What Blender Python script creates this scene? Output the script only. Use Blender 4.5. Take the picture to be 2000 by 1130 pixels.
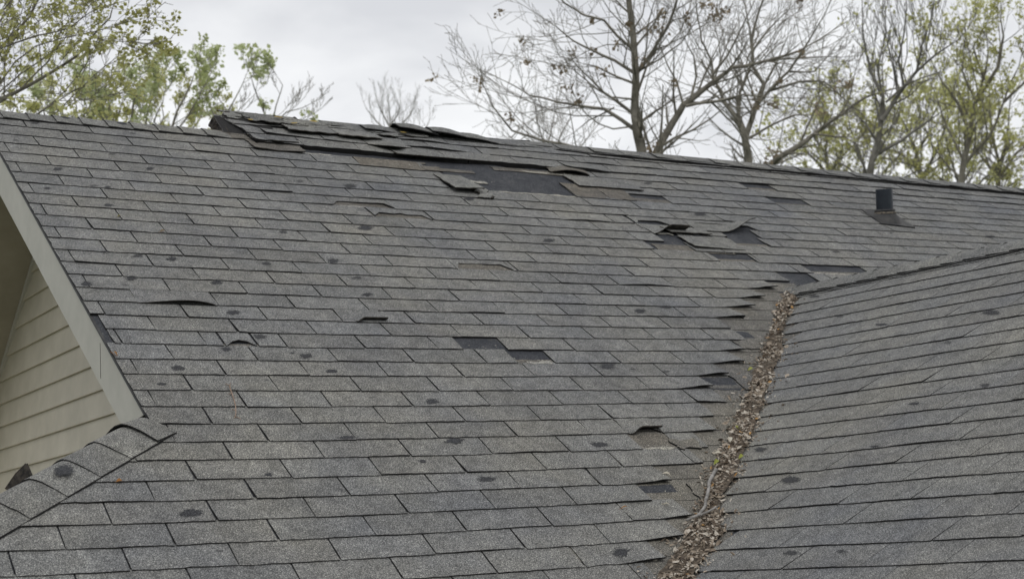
import bpy, bmesh, math, random
import numpy as np
from mathutils import Vector, Matrix, noise as mnoise

for o in list(bpy.data.objects): bpy.data.objects.remove(o)
SC = bpy.context.scene
D={'CA':[[-0.000908,-0.002002],[0.038686,1.747017],[-0.042193,-0.041046],[0.009057,0.016649],[4.908703,-0.040847],[-0.099216,-0.022012],[-0.005187,-0.026304],[0.329691,0.235785],[-0.009437,0.002762],[-0.094406,-0.075617]],'O':[2.13955,4.87706,5.25659],'PITCH':35.6963,'VA':[5.55606,6.19562,6.20394],'VB':[3.33557,4.36312,4.88733],'WD':[-0.15073,0.988575,0.0],'WU':[0.872483,0.13303,0.470187],'WN':[-0.464815,-0.070872,0.882567],'CAMR':[0.852521,-0.519374,-0.058817],'CAMU':[-0.032331,-0.164708,0.985812],'CAMF':[0.521693,0.838524,0.157208],'SP':[[-0.1182,3.1759,0.0231,0.0055,-0.004,-0.0178,0.7],[0.3466,3.1476,0.0193,0.0043,-0.0041,-0.0146,0.6],[-0.2669,2.9195,0.0195,0.0042,-0.0028,-0.0133,0.5],[0.1657,2.8443,0.0182,0.0037,-0.0036,-0.0135,0.6],[-0.1476,2.5984,0.0192,0.0036,-0.0044,-0.0187,1],[0.3013,2.6876,0.0235,0.0044,-0.0057,-0.0197,1],[-0.0322,2.4246,0.0216,0.0036,-0.0031,-0.0121,0.6],[0.0281,2.4173,0.0218,0.0036,-0.0048,-0.0182,0.9],[-0.2493,2.3657,0.0184,0.003,-0.0041,-0.0176,1],[1.061,3.2579,0.0372,0.0082,-0.0084,-0.0234,0.9],[1.3185,2.6502,0.0334,0.0056,-0.0102,-0.0244,0.8],[-0.0195,2.2117,0.0212,0.0031,-0.0038,-0.0144,0.9],[-0.0346,1.6993,0.0244,0.0024,-0.0057,-0.0202,0.9],[0.1017,1.6833,0.0226,0.0022,-0.0061,-0.0203,0.9],[-0.1253,1.4812,0.0297,0.0024,-0.0066,-0.0236,0.9],[-0.3204,1.4112,0.0264,0.002,-0.0058,-0.0228,0.9],[-0.1666,1.4138,0.0146,0.0011,-0.0025,-0.0093,0.6],[-0.1591,0.7397,0.0249,0.0003,-0.0059,-0.0191,0.9],[-0.2544,0.623,0.0185,0.0,-0.0033,-0.011,0.8],[0.313,2.1039,0.0172,0.0023,-0.0045,-0.0143,0.5],[1.1844,2.132,0.0396,0.005,-0.0105,-0.0245,1],[1.4113,3.2837,0.0196,0.0042,-0.0064,-0.0161,0.7],[0.7246,2.0238,0.0208,0.0025,-0.0065,-0.0174,0.8],[0.8576,1.7362,0.0258,0.0025,-0.0088,-0.0218,1],[0.5183,1.6782,0.0291,0.0027,-0.0076,-0.0209,0.9],[0.9019,1.5698,0.0229,0.0019,-0.0066,-0.0157,0.8],[0.232,1.4722,0.0248,0.0019,-0.0064,-0.0194,0.9],[0.8799,1.4039,0.0274,0.0019,-0.0086,-0.0201,0.8],[0.2055,1.2001,0.0348,0.0019,-0.0092,-0.027,1],[0.2451,0.9985,0.0299,0.0011,-0.0076,-0.0213,0.6],[0.077,0.8939,0.0204,0.0005,-0.0055,-0.0163,1],[0.3796,0.844,0.0321,0.0007,-0.008,-0.0206,1],[0.4377,0.7232,0.0277,0.0003,-0.0081,-0.02,1],[0.3337,0.8676,0.0085,0.0002,-0.0031,-0.0083,1],[0.7576,0.4909,0.0284,-0.0003,-0.0091,-0.0192,1],[0.5221,0.0764,0.0198,-0.0009,-0.0062,-0.0133,0.8],[0.7172,-0.0515,0.0323,-0.0018,-0.01,-0.0194,1],[-0.3787,-0.3884,0.0124,-0.0012,-0.0026,-0.0078,0.6],[-0.0749,0.0179,0.0158,-0.0009,-0.0039,-0.0108,1.2],[0.2988,0.2397,0.0292,-0.0009,-0.005,-0.012,1.2],[0.7117,0.2085,0.0355,-0.0012,-0.0078,-0.0158,1.2],[-0.4005,-0.1854,0.0401,-0.003,-0.0078,-0.0249,1],[2.254,1.3258,0.0427,0.0023,-0.0173,-0.0271,0.9],[1.7419,0.7865,0.0426,0.0006,-0.018,-0.0295,1.2],[2.4435,1.3791,0.0378,0.0022,-0.0129,-0.0195,0.8],[3.4953,2.6138,0.0407,0.0057,-0.0218,-0.0316,1],[3.4066,3.0448,0.0334,0.0057,-0.0139,-0.0215,0.6],[2.188,2.1033,0.0392,0.0045,-0.0147,-0.0261,1],[1.3199,0.1579,0.0462,-0.0017,-0.0132,-0.0219,1],[0.9978,-0.5264,0.0398,-0.0038,-0.0159,-0.0255,1],[1.9785,2.5984,0.0299,0.0046,-0.0108,-0.0216,1],[3.2504,2.2846,0.0345,0.0041,-0.015,-0.0218,1],[4.1824,2.185,0.0342,0.0036,-0.0123,-0.015,0.6],[4.9043,2.5256,0.0192,0.0023,-0.0147,-0.0168,0.8],[5.8283,2.5823,0.0535,0.0063,-0.0176,-0.0178,0.7],[0.1501,0.6544,0.01,0.0,-0.0028,-0.0077,0.4],[1.8532,0.7609,0.0162,0.0002,-0.0058,-0.0091,0.5],[2.0183,0.7401,0.0249,0.0003,-0.0091,-0.0137,0.6],[1.0522,2.6633,0.0263,0.0045,-0.0079,-0.0206,0.4],[-0.1649,1.7203,0.0173,0.0018,-0.004,-0.0151,0.35],[0.1821,1.3474,0.0198,0.0013,-0.0046,-0.014,0.35]],'WSP':[[-0.2653,-0.168,-0.0473,-0.0175,-0.0217,-0.0324,0.7],[-0.6532,-0.5288,-0.0345,-0.0118,-0.014,-0.0216,0.6],[-1.0336,-0.754,-0.0479,-0.0158,-0.012,-0.0196,1],[-1.6295,-0.8328,-0.0438,-0.0152,-0.0157,-0.03,0.9],[-1.5641,-1.0911,-0.0233,-0.0071,-0.0095,-0.017,0.5],[-1.1765,-1.9205,-0.0354,-0.0061,-0.0169,-0.0235,0.8],[-1.5252,-2.2066,-0.0468,-0.0065,-0.0171,-0.0247,1],[-1.8908,-2.7345,-0.044,-0.0029,-0.0159,-0.023,0.9],[-2.0967,-2.7388,-0.0248,-0.0017,-0.0103,-0.0159,0.6],[-1.7425,-1.6663,-0.0261,-0.0059,-0.0083,-0.0142,0.9],[-1.9982,-1.5836,-0.022,-0.0055,-0.0074,-0.014,0.8],[-1.7721,-2.008,-0.0199,-0.0035,-0.0066,-0.0106,0.8],[-1.2221,-1.7615,-0.0238,-0.0047,-0.0102,-0.0147,0.3]],'LIT':[[0.089,0.027,-0.052],[0.286,0.041,-0.04],[0.509,0.034,-0.038],[0.704,0.025,-0.044],[0.911,0.035,-0.072],[1.11,0.024,-0.088],[1.276,0.047,-0.089],[1.471,0.024,-0.077],[1.714,0.039,-0.088],[1.916,0.037,-0.089],[2.101,0.033,-0.089],[2.298,0.037,-0.077],[2.492,0.051,-0.087],[2.597,0.034,-0.044],[2.773,0.034,-0.068],[2.956,0.052,-0.117],[3.113,0.066,-0.087],[3.263,0.084,-0.055],[3.418,0.093,-0.05]],'VD':[-0.701408,-0.578848,-0.415888],'MP':[-0.71276,0.569628,0.409264],'WP':[0.540346,-0.81235,0.219347],'BR1':[[3.8325,4.7938,5.1968],[3.7467,4.7311,5.1517],[3.6819,4.664,5.1035],[3.6125,4.5994,5.0571],[3.5559,4.5601,5.0289],[3.4789,4.5362,5.0117]],'BR2':[[3.6312,4.5408,5.0573],[3.5987,4.5515,5.0411],[3.5581,4.5573,5.0268]],'TW':[[2.132,5.3713,5.6117],[2.1209,5.3262,5.5792],[2.1082,5.273,5.5411],[2.0962,5.2267,5.5078],[2.0781,5.1926,5.4833]],'LV':[[4.6363,5.49,5.6969,'green'],[4.171,5.0506,5.3825,'curl'],[3.895,4.8658,5.2485,'green2'],[3.9682,4.8093,5.2563,'green3'],[4.0625,4.9876,5.336,'pale'],[3.9614,4.9278,5.293,'white'],[3.6207,4.8179,5.2141,'pale2'],[2.2827,6.4588,6.3931,'brown'],[2.1317,6.5727,6.4749,'o'],[1.7737,5.5527,5.742,'o2'],[3.3024,4.6531,5.0957,'b2'],[1.5645,4.8772,5.2567,'o3'],[3.493,4.6609,5.1013,'b3'],[5.1347,5.7978,5.9501,'o4']],'FL':[[1.8683,4.7304,5.1512]],'PIPE':[7.2222,7.1344,6.8784],'PIPETOP':[7.2038,7.1025,7.0609],'PFL':[[4.9927,2.8224],[5.0041,2.6446],[5.2443,2.6675],[5.2704,2.8772]],'TR':{'T1':[[[[2.131,12.538,0.0],[2.131,12.538,7.732],[2.165,12.332,8.555],[2.347,12.139,9.078],[2.515,11.874,9.735]],[0.0541,0.0361,0.0309,0.0258,0.0206]],[[[2.151,12.448,8.068],[2.83,12.3,8.488],[3.268,12.173,8.763],[3.599,12.056,8.994],[3.831,11.927,9.297],[3.853,11.897,9.396]],[0.0206,0.0171,0.0136,0.0101,0.0066,0.0031]],[[[2.162,12.317,8.551],[2.819,12.243,8.88],[3.041,12.198,9.035],[3.261,12.121,9.308],[3.419,12.026,9.676]],[0.0155,0.0135,0.0116,0.0097,0.0077]],[[[2.994,12.01,8.973],[3.226,11.853,9.054],[3.442,11.714,9.098],[3.566,11.594,9.198],[3.695,11.495,9.244]],[0.0077,0.0064,0.0052,0.0039,0.0026]],[[[2.287,12.204,8.85],[2.88,12.011,9.021],[3.04,11.874,9.282],[3.091,11.761,9.537]],[0.0103,0.0086,0.0069,0.0052]],[[[2.145,12.421,8.18],[2.918,12.347,8.591],[3.222,12.299,8.752],[3.428,12.237,8.986],[3.519,12.186,9.234],[3.63,12.138,9.403]],[0.0103,0.0088,0.0072,0.0057,0.0041,0.0026]],[[[2.159,12.492,7.881],[2.989,12.333,8.103],[3.306,12.179,8.521],[3.486,12.1,8.682],[3.644,12.006,8.9],[3.782,11.91,9.117]],[0.0103,0.0088,0.0072,0.0057,0.0041,0.0026]],[[[2.809,12.211,8.463],[3.175,12.118,8.82],[3.436,12.045,9.034],[3.6,11.975,9.262]],[0.0077,0.006,0.0043,0.0026]],[[[3.281,12.084,8.493],[3.413,11.986,8.582],[3.577,11.861,8.686],[3.782,11.669,8.879]],[0.0064,0.005,0.0035,0.0021]],[[[2.687,12.35,8.044],[3.149,12.191,8.203],[3.388,12.046,8.473],[3.559,11.936,8.664],[3.731,11.831,8.817]],[0.0077,0.0064,0.0052,0.0039,0.0026]],[[[2.877,12.173,8.54],[3.097,11.961,8.868],[3.228,11.866,8.977],[3.399,11.773,9.03],[3.639,11.647,9.081]],[0.0077,0.0063,0.0049,0.0035,0.0021]],[[[2.787,12.105,8.836],[2.946,11.962,9.176],[3.178,11.801,9.481]],[0.0103,0.0077,0.0052]]],'T2':[[[[6.384,19.518,0.0],[6.384,19.518,9.429],[6.386,19.269,10.174],[6.399,19.184,10.549],[6.425,19.1,10.826],[6.482,19.099,11.006]],[0.0352,0.0235,0.0188,0.0141,0.0094,0.0047]],[[[6.402,19.316,10.186],[6.61,19.215,10.551],[6.666,19.159,10.866],[6.753,19.101,11.084]],[0.0141,0.0107,0.0072,0.0038]],[[[6.402,19.316,10.186],[6.21,19.214,10.491],[6.12,19.124,10.705],[5.951,19.097,10.829]],[0.0141,0.0107,0.0072,0.0038]],[[[6.738,19.362,9.551],[6.912,19.218,10.403],[7.002,19.155,10.746],[7.163,19.062,11.09],[7.198,19.034,11.213]],[0.0235,0.0188,0.0141,0.0094,0.0047]],[[[6.871,19.103,10.371],[7.018,18.931,10.563],[7.15,18.712,10.841],[7.186,18.615,10.977]],[0.0141,0.0107,0.0072,0.0038]],[[[6.432,19.306,10.186],[5.798,19.473,10.472],[5.61,19.483,10.704],[5.456,19.501,10.842]],[0.0141,0.011,0.0078,0.0047]],[[[6.871,19.103,10.371],[6.658,19.058,10.564],[6.731,18.904,10.778],[6.741,18.785,10.969]],[0.0117,0.0091,0.0064,0.0038]],[[[6.405,19.332,10.123],[5.898,19.27,10.38],[5.804,19.159,10.587],[5.753,19.089,10.71]],[0.0141,0.011,0.0078,0.0047]]],'T3':[[[[8.329,20.934,0.0],[8.329,20.934,9.836],[8.154,20.71,10.662],[8.167,20.62,10.969],[8.279,20.591,11.247],[8.386,20.456,11.496],[8.442,20.29,11.704]],[0.0331,0.0221,0.0184,0.0148,0.0112,0.0076,0.004]],[[[8.178,20.649,10.978],[8.089,20.689,11.255],[7.997,20.726,11.532],[7.968,20.735,11.698]],[0.0132,0.01,0.0068,0.0035]],[[[8.259,20.542,11.232],[8.114,20.542,11.438],[8.065,20.495,11.667]],[0.0088,0.006,0.0031]],[[[8.178,20.649,10.978],[8.435,20.498,11.292],[8.627,20.385,11.501]],[0.0088,0.006,0.0031]]],'T4':[[[[9.389,21.489,0.0],[9.389,21.489,9.936],[9.299,21.38,10.914],[9.226,21.271,11.285],[9.077,21.272,11.618],[8.949,21.232,11.883],[8.878,21.145,11.994]],[0.0345,0.023,0.0192,0.0155,0.0117,0.0079,0.0041]],[[[9.218,21.251,11.279],[9.398,21.084,11.482],[9.593,20.965,11.526],[9.731,20.864,11.599]],[0.0115,0.0087,0.006,0.0032]],[[[9.218,21.251,11.279],[9.235,21.075,11.579],[9.273,20.913,11.826],[9.168,20.883,11.95]],[0.0115,0.0087,0.006,0.0032]],[[[9.22,21.258,11.252],[9.497,21.044,11.337],[9.679,20.895,11.4]],[0.0092,0.0062,0.0032]]],'T5':[[[[18.079,34.615,0.0],[18.079,34.615,13.246],[18.006,34.319,14.736],[18.0,34.175,15.474],[17.848,33.926,16.07]],[0.046,0.0307,0.0226,0.0145,0.0064]],[[[18.001,34.234,15.198],[17.703,34.338,15.538],[17.468,34.401,15.872]],[0.0256,0.0166,0.0077]],[[[18.001,34.234,15.198],[18.283,33.948,15.488],[18.44,33.727,15.783]],[0.0256,0.0166,0.0077]],[[[17.998,34.181,15.378],[17.757,34.144,15.733],[17.646,34.099,15.952]],[0.0192,0.0134,0.0077]],[[[17.998,34.181,15.378],[18.206,34.048,15.75],[18.229,34.013,15.986]],[0.0192,0.0134,0.0077]],[[[18.018,34.331,14.837],[18.763,33.796,15.249],[18.832,33.686,15.469]],[0.0256,0.0166,0.0077]]],'T6':[[[[11.364,14.992,0.0],[11.364,14.992,7.54],[11.244,14.82,8.856],[11.081,14.765,9.575],[10.99,14.684,9.795],[11.003,14.702,10.05],[10.926,14.54,10.339],[10.877,14.473,10.842],[10.772,14.373,11.295],[10.613,14.148,11.815]],[0.1042,0.0695,0.0641,0.0588,0.0535,0.0481,0.0428,0.0374,0.0321,0.0267]],[[[11.301,14.811,8.734],[11.294,14.729,9.49],[11.4,14.62,9.722],[11.542,14.472,10.008],[11.712,14.328,10.154],[11.831,14.223,10.262],[11.998,14.076,10.401],[12.344,13.83,10.454],[12.632,13.604,10.532]],[0.0535,0.0484,0.0434,0.0384,0.0334,0.0284,0.0234,0.0184,0.0134]],[[[10.952,14.574,10.352],[10.719,14.661,10.52],[10.502,14.754,10.635],[10.281,14.841,10.76],[10.106,14.885,10.908]],[0.0214,0.0176,0.0139,0.0102,0.0064]],[[[10.97,14.603,10.237],[10.78,14.716,10.343],[10.575,14.827,10.478],[10.45,14.907,10.519]],[0.0171,0.0132,0.0093,0.0053]],[[[10.957,14.571,10.351],[11.039,14.331,10.569],[11.1,14.086,10.81],[11.1,13.889,11.054],[11.084,13.66,11.342]],[0.0241,0.0214,0.0187,0.016,0.0134]],[[[10.902,14.515,10.609],[10.69,14.536,10.777],[10.52,14.533,10.941],[10.289,14.609,10.999],[10.042,14.651,11.135],[9.891,14.613,11.318]],[0.0187,0.0165,0.0142,0.012,0.0097,0.0075]],[[[11.007,14.746,9.732],[10.86,14.786,9.841],[10.655,14.845,9.975],[10.436,14.945,10.012],[10.158,15.063,10.066],[9.848,15.18,10.149],[9.552,15.249,10.317]],[0.0267,0.0232,0.0196,0.016,0.0125,0.0089,0.0053]],[[[10.974,14.66,10.067],[10.867,14.765,10.104],[10.76,14.872,10.135],[10.624,14.977,10.276],[10.437,15.105,10.512],[10.3,15.223,10.576]],[0.0134,0.0115,0.0097,0.0079,0.0061,0.0043]],[[[10.963,14.556,10.379],[11.139,14.327,10.486],[11.283,14.106,10.622],[11.363,13.891,10.842]],[0.0134,0.0103,0.0073,0.0043]],[[[11.436,14.339,9.962],[11.365,14.341,10.235],[11.278,14.371,10.421],[11.195,14.381,10.664]],[0.016,0.0125,0.0089,0.0053]],[[[11.497,14.262,10.04],[11.547,14.2,10.276],[11.524,14.188,10.519],[11.455,14.221,10.708]],[0.016,0.0125,0.0089,0.0053]],[[[11.687,14.05,10.198],[11.666,14.041,10.429],[11.575,14.088,10.682],[11.535,14.076,10.985],[11.511,14.046,11.285]],[0.016,0.0136,0.0112,0.0088,0.0064]],[[[11.461,14.324,9.948],[11.72,14.074,9.961],[11.928,13.854,10.001],[12.143,13.66,9.938]],[0.0214,0.0164,0.0114,0.0064]],[[[11.659,14.055,10.246],[11.757,13.868,10.45],[11.821,13.679,10.709],[11.88,13.488,10.963]],[0.016,0.0125,0.0089,0.0053]],[[[10.736,15.02,9.486],[10.125,15.39,9.683],[9.81,15.556,9.823],[9.579,15.607,10.127],[9.501,15.598,10.304]],[0.0187,0.0154,0.012,0.0087,0.0053]],[[[10.787,14.821,9.999],[10.576,15.061,9.887],[10.455,15.221,9.762]],[0.0107,0.0075,0.0043]],[[[10.864,14.454,10.835],[10.912,14.309,10.981],[10.889,14.183,11.185]],[0.0107,0.008,0.0053]],[[[10.895,14.498,10.665],[10.837,14.498,10.845],[10.642,14.586,11.098],[10.534,14.618,11.282]],[0.0107,0.0087,0.0068,0.0048]],[[[11.691,14.132,9.961],[11.928,14.077,9.721],[12.171,14.034,9.422]],[0.0134,0.0094,0.0053]]],'T7':[[[[14.872,17.345,0.0],[14.872,17.345,7.98],[14.696,17.066,9.399],[14.66,17.011,10.203],[14.534,16.904,10.464],[14.456,16.924,10.724],[14.3,17.005,10.993]],[0.1213,0.0809,0.0706,0.0603,0.05,0.0397,0.0294]],[[[14.567,16.947,10.441],[14.69,16.811,10.902],[14.789,16.699,11.219],[14.675,16.773,11.492],[14.662,16.734,11.856],[14.724,16.628,12.209],[14.828,16.483,12.555]],[0.0441,0.0387,0.0333,0.0279,0.0225,0.0172,0.0118]],[[[14.631,16.744,10.879],[14.732,16.562,11.063],[14.895,16.285,11.299],[15.028,15.962,11.663],[15.115,15.706,11.963]],[0.0331,0.0267,0.0202,0.0138,0.0074]],[[[14.468,16.937,10.728],[14.491,16.881,11.127],[14.636,16.72,11.547],[14.605,16.683,11.985],[14.544,16.676,12.354]],[0.0294,0.0243,0.0191,0.014,0.0088]],[[[14.743,16.573,11.082],[15.056,16.271,11.163],[15.323,16.044,11.127],[15.533,15.938,10.896]],[0.0221,0.0172,0.0123,0.0074]],[[[14.536,16.61,11.466],[14.828,16.293,11.48],[15.118,15.986,11.443],[15.356,15.733,11.395]],[0.0184,0.0142,0.01,0.0059]],[[[14.292,16.996,10.989],[14.061,17.086,11.179],[13.812,17.224,11.267]],[0.0184,0.0125,0.0066]],[[[14.602,16.907,10.471],[14.766,16.663,10.587],[14.98,16.353,10.696],[15.118,16.192,10.666]],[0.0221,0.0169,0.0118,0.0066]],[[[14.514,16.562,11.637],[14.597,16.3,11.864],[14.722,15.985,12.077]],[0.0184,0.0121,0.0059]],[[[14.927,16.32,11.312],[15.154,16.049,11.259],[15.26,15.771,11.484]],[0.0147,0.0103,0.0059]]],'T8':[[[[15.134,18.246,0.0],[15.134,18.246,8.892],[15.532,17.607,10.257],[15.566,17.401,10.381],[15.765,17.159,10.516],[15.989,17.054,10.686],[16.196,16.705,10.901],[16.423,16.385,11.106],[16.656,16.095,11.164]],[0.0829,0.0552,0.0491,0.043,0.0368,0.0307,0.0246,0.0184,0.0123]],[[[15.95,17.012,10.672],[16.292,16.741,10.587],[16.646,16.511,10.313]],[0.0184,0.0123,0.0061]],[[[15.801,17.198,10.528],[15.915,17.061,10.852],[16.026,16.925,11.137],[16.02,16.87,11.51]],[0.0184,0.0143,0.0102,0.0061]],[[[16.194,16.702,10.9],[16.268,16.536,11.132],[16.273,16.389,11.476]],[0.0153,0.0101,0.0049]],[[[15.496,17.572,10.207],[15.572,17.39,10.519],[15.584,17.245,10.871]],[0.0153,0.0101,0.0049]]],'T9':[[[[15.221,15.557,0.0],[15.221,15.557,7.855],[15.232,15.405,9.085],[15.168,15.165,9.659],[15.244,15.056,9.99],[15.267,14.963,10.355],[15.201,14.839,10.562],[15.087,14.913,10.923],[15.012,14.887,11.26],[14.918,14.794,11.574]],[0.0844,0.0563,0.0503,0.0443,0.0383,0.0324,0.0264,0.0204,0.0144,0.0084]],[[[15.248,14.954,10.281],[15.404,14.757,10.594],[15.566,14.554,10.871],[15.753,14.34,11.075],[15.941,14.138,11.211]],[0.0352,0.0281,0.0211,0.0141,0.007]],[[[15.402,14.651,10.67],[15.27,14.57,10.984],[15.229,14.396,11.276],[15.161,14.243,11.568]],[0.0211,0.0162,0.0113,0.0063]],[[[15.229,14.867,10.572],[15.125,14.803,10.966],[15.123,14.601,11.397]],[0.0176,0.0116,0.0056]],[[[15.493,14.485,10.843],[15.456,14.317,11.139],[15.442,14.075,11.48]],[0.0176,0.0116,0.0056]],[[[15.257,15.087,9.858],[15.493,14.879,10.001],[15.696,14.682,10.18],[15.847,14.536,10.296]],[0.0281,0.0216,0.015,0.0084]],[[[15.26,14.861,10.503],[15.397,14.597,10.69],[15.663,14.203,10.779]],[0.0176,0.0116,0.0056]],[[[15.245,15.056,9.99],[15.094,15.103,10.27],[14.926,15.195,10.456]],[0.0211,0.0141,0.007]],[[[15.349,14.727,10.616],[15.31,14.736,11.108],[15.227,14.784,11.538]],[0.0141,0.0095,0.0049]]],'T10':[[[[19.727,18.192,0.0],[19.727,18.192,8.39],[19.732,17.897,9.778],[19.674,17.625,10.565],[19.705,17.415,11.112],[19.729,17.264,11.586],[19.752,17.009,12.028],[19.717,16.883,12.327]],[0.1036,0.0691,0.0593,0.0495,0.0397,0.0299,0.0201,0.0104]],[[[19.706,17.416,11.112],[19.5,17.429,11.609],[19.284,17.509,11.951],[19.12,17.529,12.281]],[0.0345,0.0259,0.0173,0.0086]],[[[19.707,17.244,11.578],[19.793,16.778,12.05],[19.719,16.548,12.479],[19.628,16.488,12.702]],[0.0345,0.0259,0.0173,0.0086]],[[[19.698,17.582,10.642],[19.878,17.213,10.991],[19.948,16.886,11.504],[20.007,16.555,12.008]],[0.0345,0.0259,0.0173,0.0086]],[[[19.698,17.582,10.642],[19.557,17.75,11.27],[19.475,17.825,11.8]],[0.0259,0.0173,0.0086]],[[[19.738,17.06,11.956],[19.647,17.12,12.476],[19.823,16.906,12.859]],[0.0216,0.0142,0.0069]],[[[19.998,16.928,11.521],[20.232,16.564,11.866],[20.24,16.404,12.327]],[0.0259,0.0173,0.0086]],[[[19.707,17.244,11.578],[19.513,17.268,12.077],[19.474,17.114,12.54]],[0.0216,0.0142,0.0069]]],'T11':[[[[22.925,21.916,0.0],[22.925,21.916,9.062],[22.89,21.526,10.7],[22.788,21.455,11.486],[22.737,21.471,11.994],[22.564,21.504,12.498],[22.335,21.503,12.834]],[0.1074,0.0716,0.0604,0.0491,0.0379,0.0266,0.0153]],[[[22.814,21.479,11.494],[23.024,21.206,12.054],[23.157,21.004,12.523],[23.217,20.878,12.903]],[0.0409,0.0307,0.0205,0.0102]],[[[22.806,21.459,11.59],[22.551,21.69,12.033],[22.299,21.962,12.232]],[0.0409,0.0256,0.0102]],[[[22.705,21.441,11.984],[22.864,21.211,12.347],[22.826,21.155,12.787]],[0.0307,0.0205,0.0102]]],'T12':[[[[23.183,20.264,0.0],[23.183,20.264,8.809],[23.093,20.025,10.403],[23.015,19.782,11.218],[23.103,19.615,11.67],[23.036,19.435,12.105]],[0.1041,0.0694,0.0557,0.0421,0.0285,0.0149]],[[[23.039,19.815,11.13],[23.204,19.48,11.548],[23.38,19.183,11.78]],[0.0396,0.0248,0.0099]],[[[23.039,19.815,11.13],[22.868,19.973,11.543],[22.749,20.071,11.851]],[0.0396,0.0248,0.0099]],[[[23.053,19.742,11.308],[22.952,19.768,11.793],[22.908,19.738,12.172]],[0.0297,0.0198,0.0099]]],'T13':[[[[20.177,21.801,0.0],[20.177,21.801,8.97],[20.243,21.528,10.551],[20.221,21.261,11.359],[20.128,21.22,11.728],[20.082,21.004,12.152]],[0.0863,0.0575,0.0468,0.036,0.0252,0.0144]],[[[20.192,21.257,11.356],[20.383,20.985,11.691],[20.563,20.741,11.934]],[0.0288,0.0192,0.0096]],[[[20.192,21.257,11.356],[19.906,21.352,11.694],[19.702,21.45,11.847]],[0.0288,0.0192,0.0096]],[[[20.12,21.212,11.725],[19.963,21.302,12.025],[20.017,21.183,12.337]],[0.024,0.0158,0.0077]]],'T16':[[[[20.168,20.488,0.0],[20.168,20.488,8.763],[20.138,20.254,10.284],[20.038,20.121,10.99],[19.92,20.128,11.447],[19.704,20.1,11.887]],[0.0695,0.0464,0.0378,0.0292,0.0206,0.0121]],[[[20.069,20.113,10.805],[20.31,19.801,11.213],[20.49,19.575,11.45]],[0.0278,0.0185,0.0093]],[[[20.069,20.113,10.805],[19.822,20.316,11.205],[19.606,20.514,11.422]],[0.0278,0.0185,0.0093]],[[[20.088,20.168,10.541],[20.504,19.782,10.945],[20.777,19.538,11.093]],[0.0278,0.0185,0.0093]],[[[20.023,20.106,10.985],[20.058,19.896,11.401],[20.039,19.768,11.738]],[0.0278,0.0185,0.0093]],[[[20.088,20.168,10.541],[19.744,20.514,11.059],[19.451,20.827,11.297]],[0.0278,0.0185,0.0093]]],'T17':[[[[22.046,20.114,0.0],[22.046,20.114,8.568],[21.965,19.827,10.11],[21.916,19.743,10.845],[21.785,19.741,11.31],[21.643,19.681,11.664]],[0.0719,0.048,0.0391,0.0302,0.0213,0.0125]],[[[21.915,19.72,10.557],[22.125,19.374,10.966],[22.341,19.063,11.191]],[0.0288,0.0192,0.0096]],[[[21.915,19.72,10.557],[21.571,19.822,11.029],[21.299,19.968,11.232]],[0.0288,0.0192,0.0096]],[[[21.864,19.696,10.832],[22.035,19.491,11.269],[22.136,19.354,11.623]],[0.0288,0.0192,0.0096]],[[[21.927,19.756,10.377],[22.498,19.26,10.777],[22.845,18.945,11.012]],[0.0288,0.0192,0.0096]]],'T18':[[[[15.135,23.137,0.0],[15.135,23.137,9.407],[15.084,22.894,10.817],[14.979,22.704,11.774],[14.83,22.668,12.212],[14.724,22.55,12.492]],[0.0349,0.0233,0.0188,0.0143,0.0098,0.0054]],[[[15.006,22.726,11.507],[14.719,22.844,12.063],[14.491,22.948,12.393]],[0.0143,0.0094,0.0045]],[[[15.006,22.726,11.507],[15.211,22.454,12.052],[15.335,22.279,12.386]],[0.0161,0.0103,0.0045]],[[[15.019,22.767,11.334],[15.547,22.342,11.823],[15.756,22.132,12.155]],[0.0161,0.0103,0.0045]],[[[15.012,22.747,11.42],[14.529,22.897,11.877],[14.272,22.96,12.146]],[0.0134,0.009,0.0045]],[[[14.977,22.695,11.68],[15.054,22.523,12.194],[15.07,22.425,12.538]],[0.0134,0.009,0.0045]]],'T15':[[[[7.977,22.362,0.0],[7.977,22.362,8.731],[7.889,22.13,9.983],[7.875,21.911,10.931],[7.862,21.741,11.229],[7.919,21.667,11.471]],[0.0403,0.0269,0.0222,0.0175,0.0128,0.0081]],[[[7.866,21.887,10.925],[7.64,21.881,11.189],[7.486,21.864,11.398],[7.507,21.804,11.554]],[0.0161,0.0125,0.009,0.0054]],[[[7.866,21.887,10.925],[8.101,21.759,11.197],[8.266,21.66,11.415],[8.297,21.627,11.524]],[0.0161,0.0125,0.009,0.0054]],[[[7.861,21.927,10.78],[7.421,21.923,11.068],[7.154,21.902,11.265],[7.066,21.854,11.414]],[0.0161,0.0125,0.009,0.0054]],[[[7.866,21.887,10.925],[8.142,21.774,11.09],[8.349,21.684,11.228]],[0.0161,0.0107,0.0054]],[[[7.643,21.892,11.192],[7.772,21.8,11.436],[7.729,21.775,11.625]],[0.0134,0.0089,0.0043]]],'T14':[[[[5.838,20.878,0.0],[5.838,20.878,8.44],[5.868,20.685,9.642],[5.759,20.497,10.422],[5.669,20.396,10.804],[5.594,20.352,11.062]],[0.0443,0.0295,0.024,0.0185,0.0129,0.0074]],[[[5.767,20.525,10.429],[5.496,20.498,10.677],[5.351,20.439,10.924]],[0.0148,0.0098,0.0049]],[[[5.767,20.525,10.429],[5.98,20.311,10.74],[6.191,20.089,11.048],[6.238,20.013,11.171]],[0.0197,0.0148,0.0098,0.0049]],[[[5.84,20.555,10.234],[6.236,20.268,10.543],[6.508,20.022,10.851],[6.548,19.921,11.037]],[0.0197,0.0148,0.0098,0.0049]],[[[6.001,20.386,10.692],[6.023,20.213,10.996],[5.936,20.135,11.175]],[0.0123,0.0081,0.0039]]]}}

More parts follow.
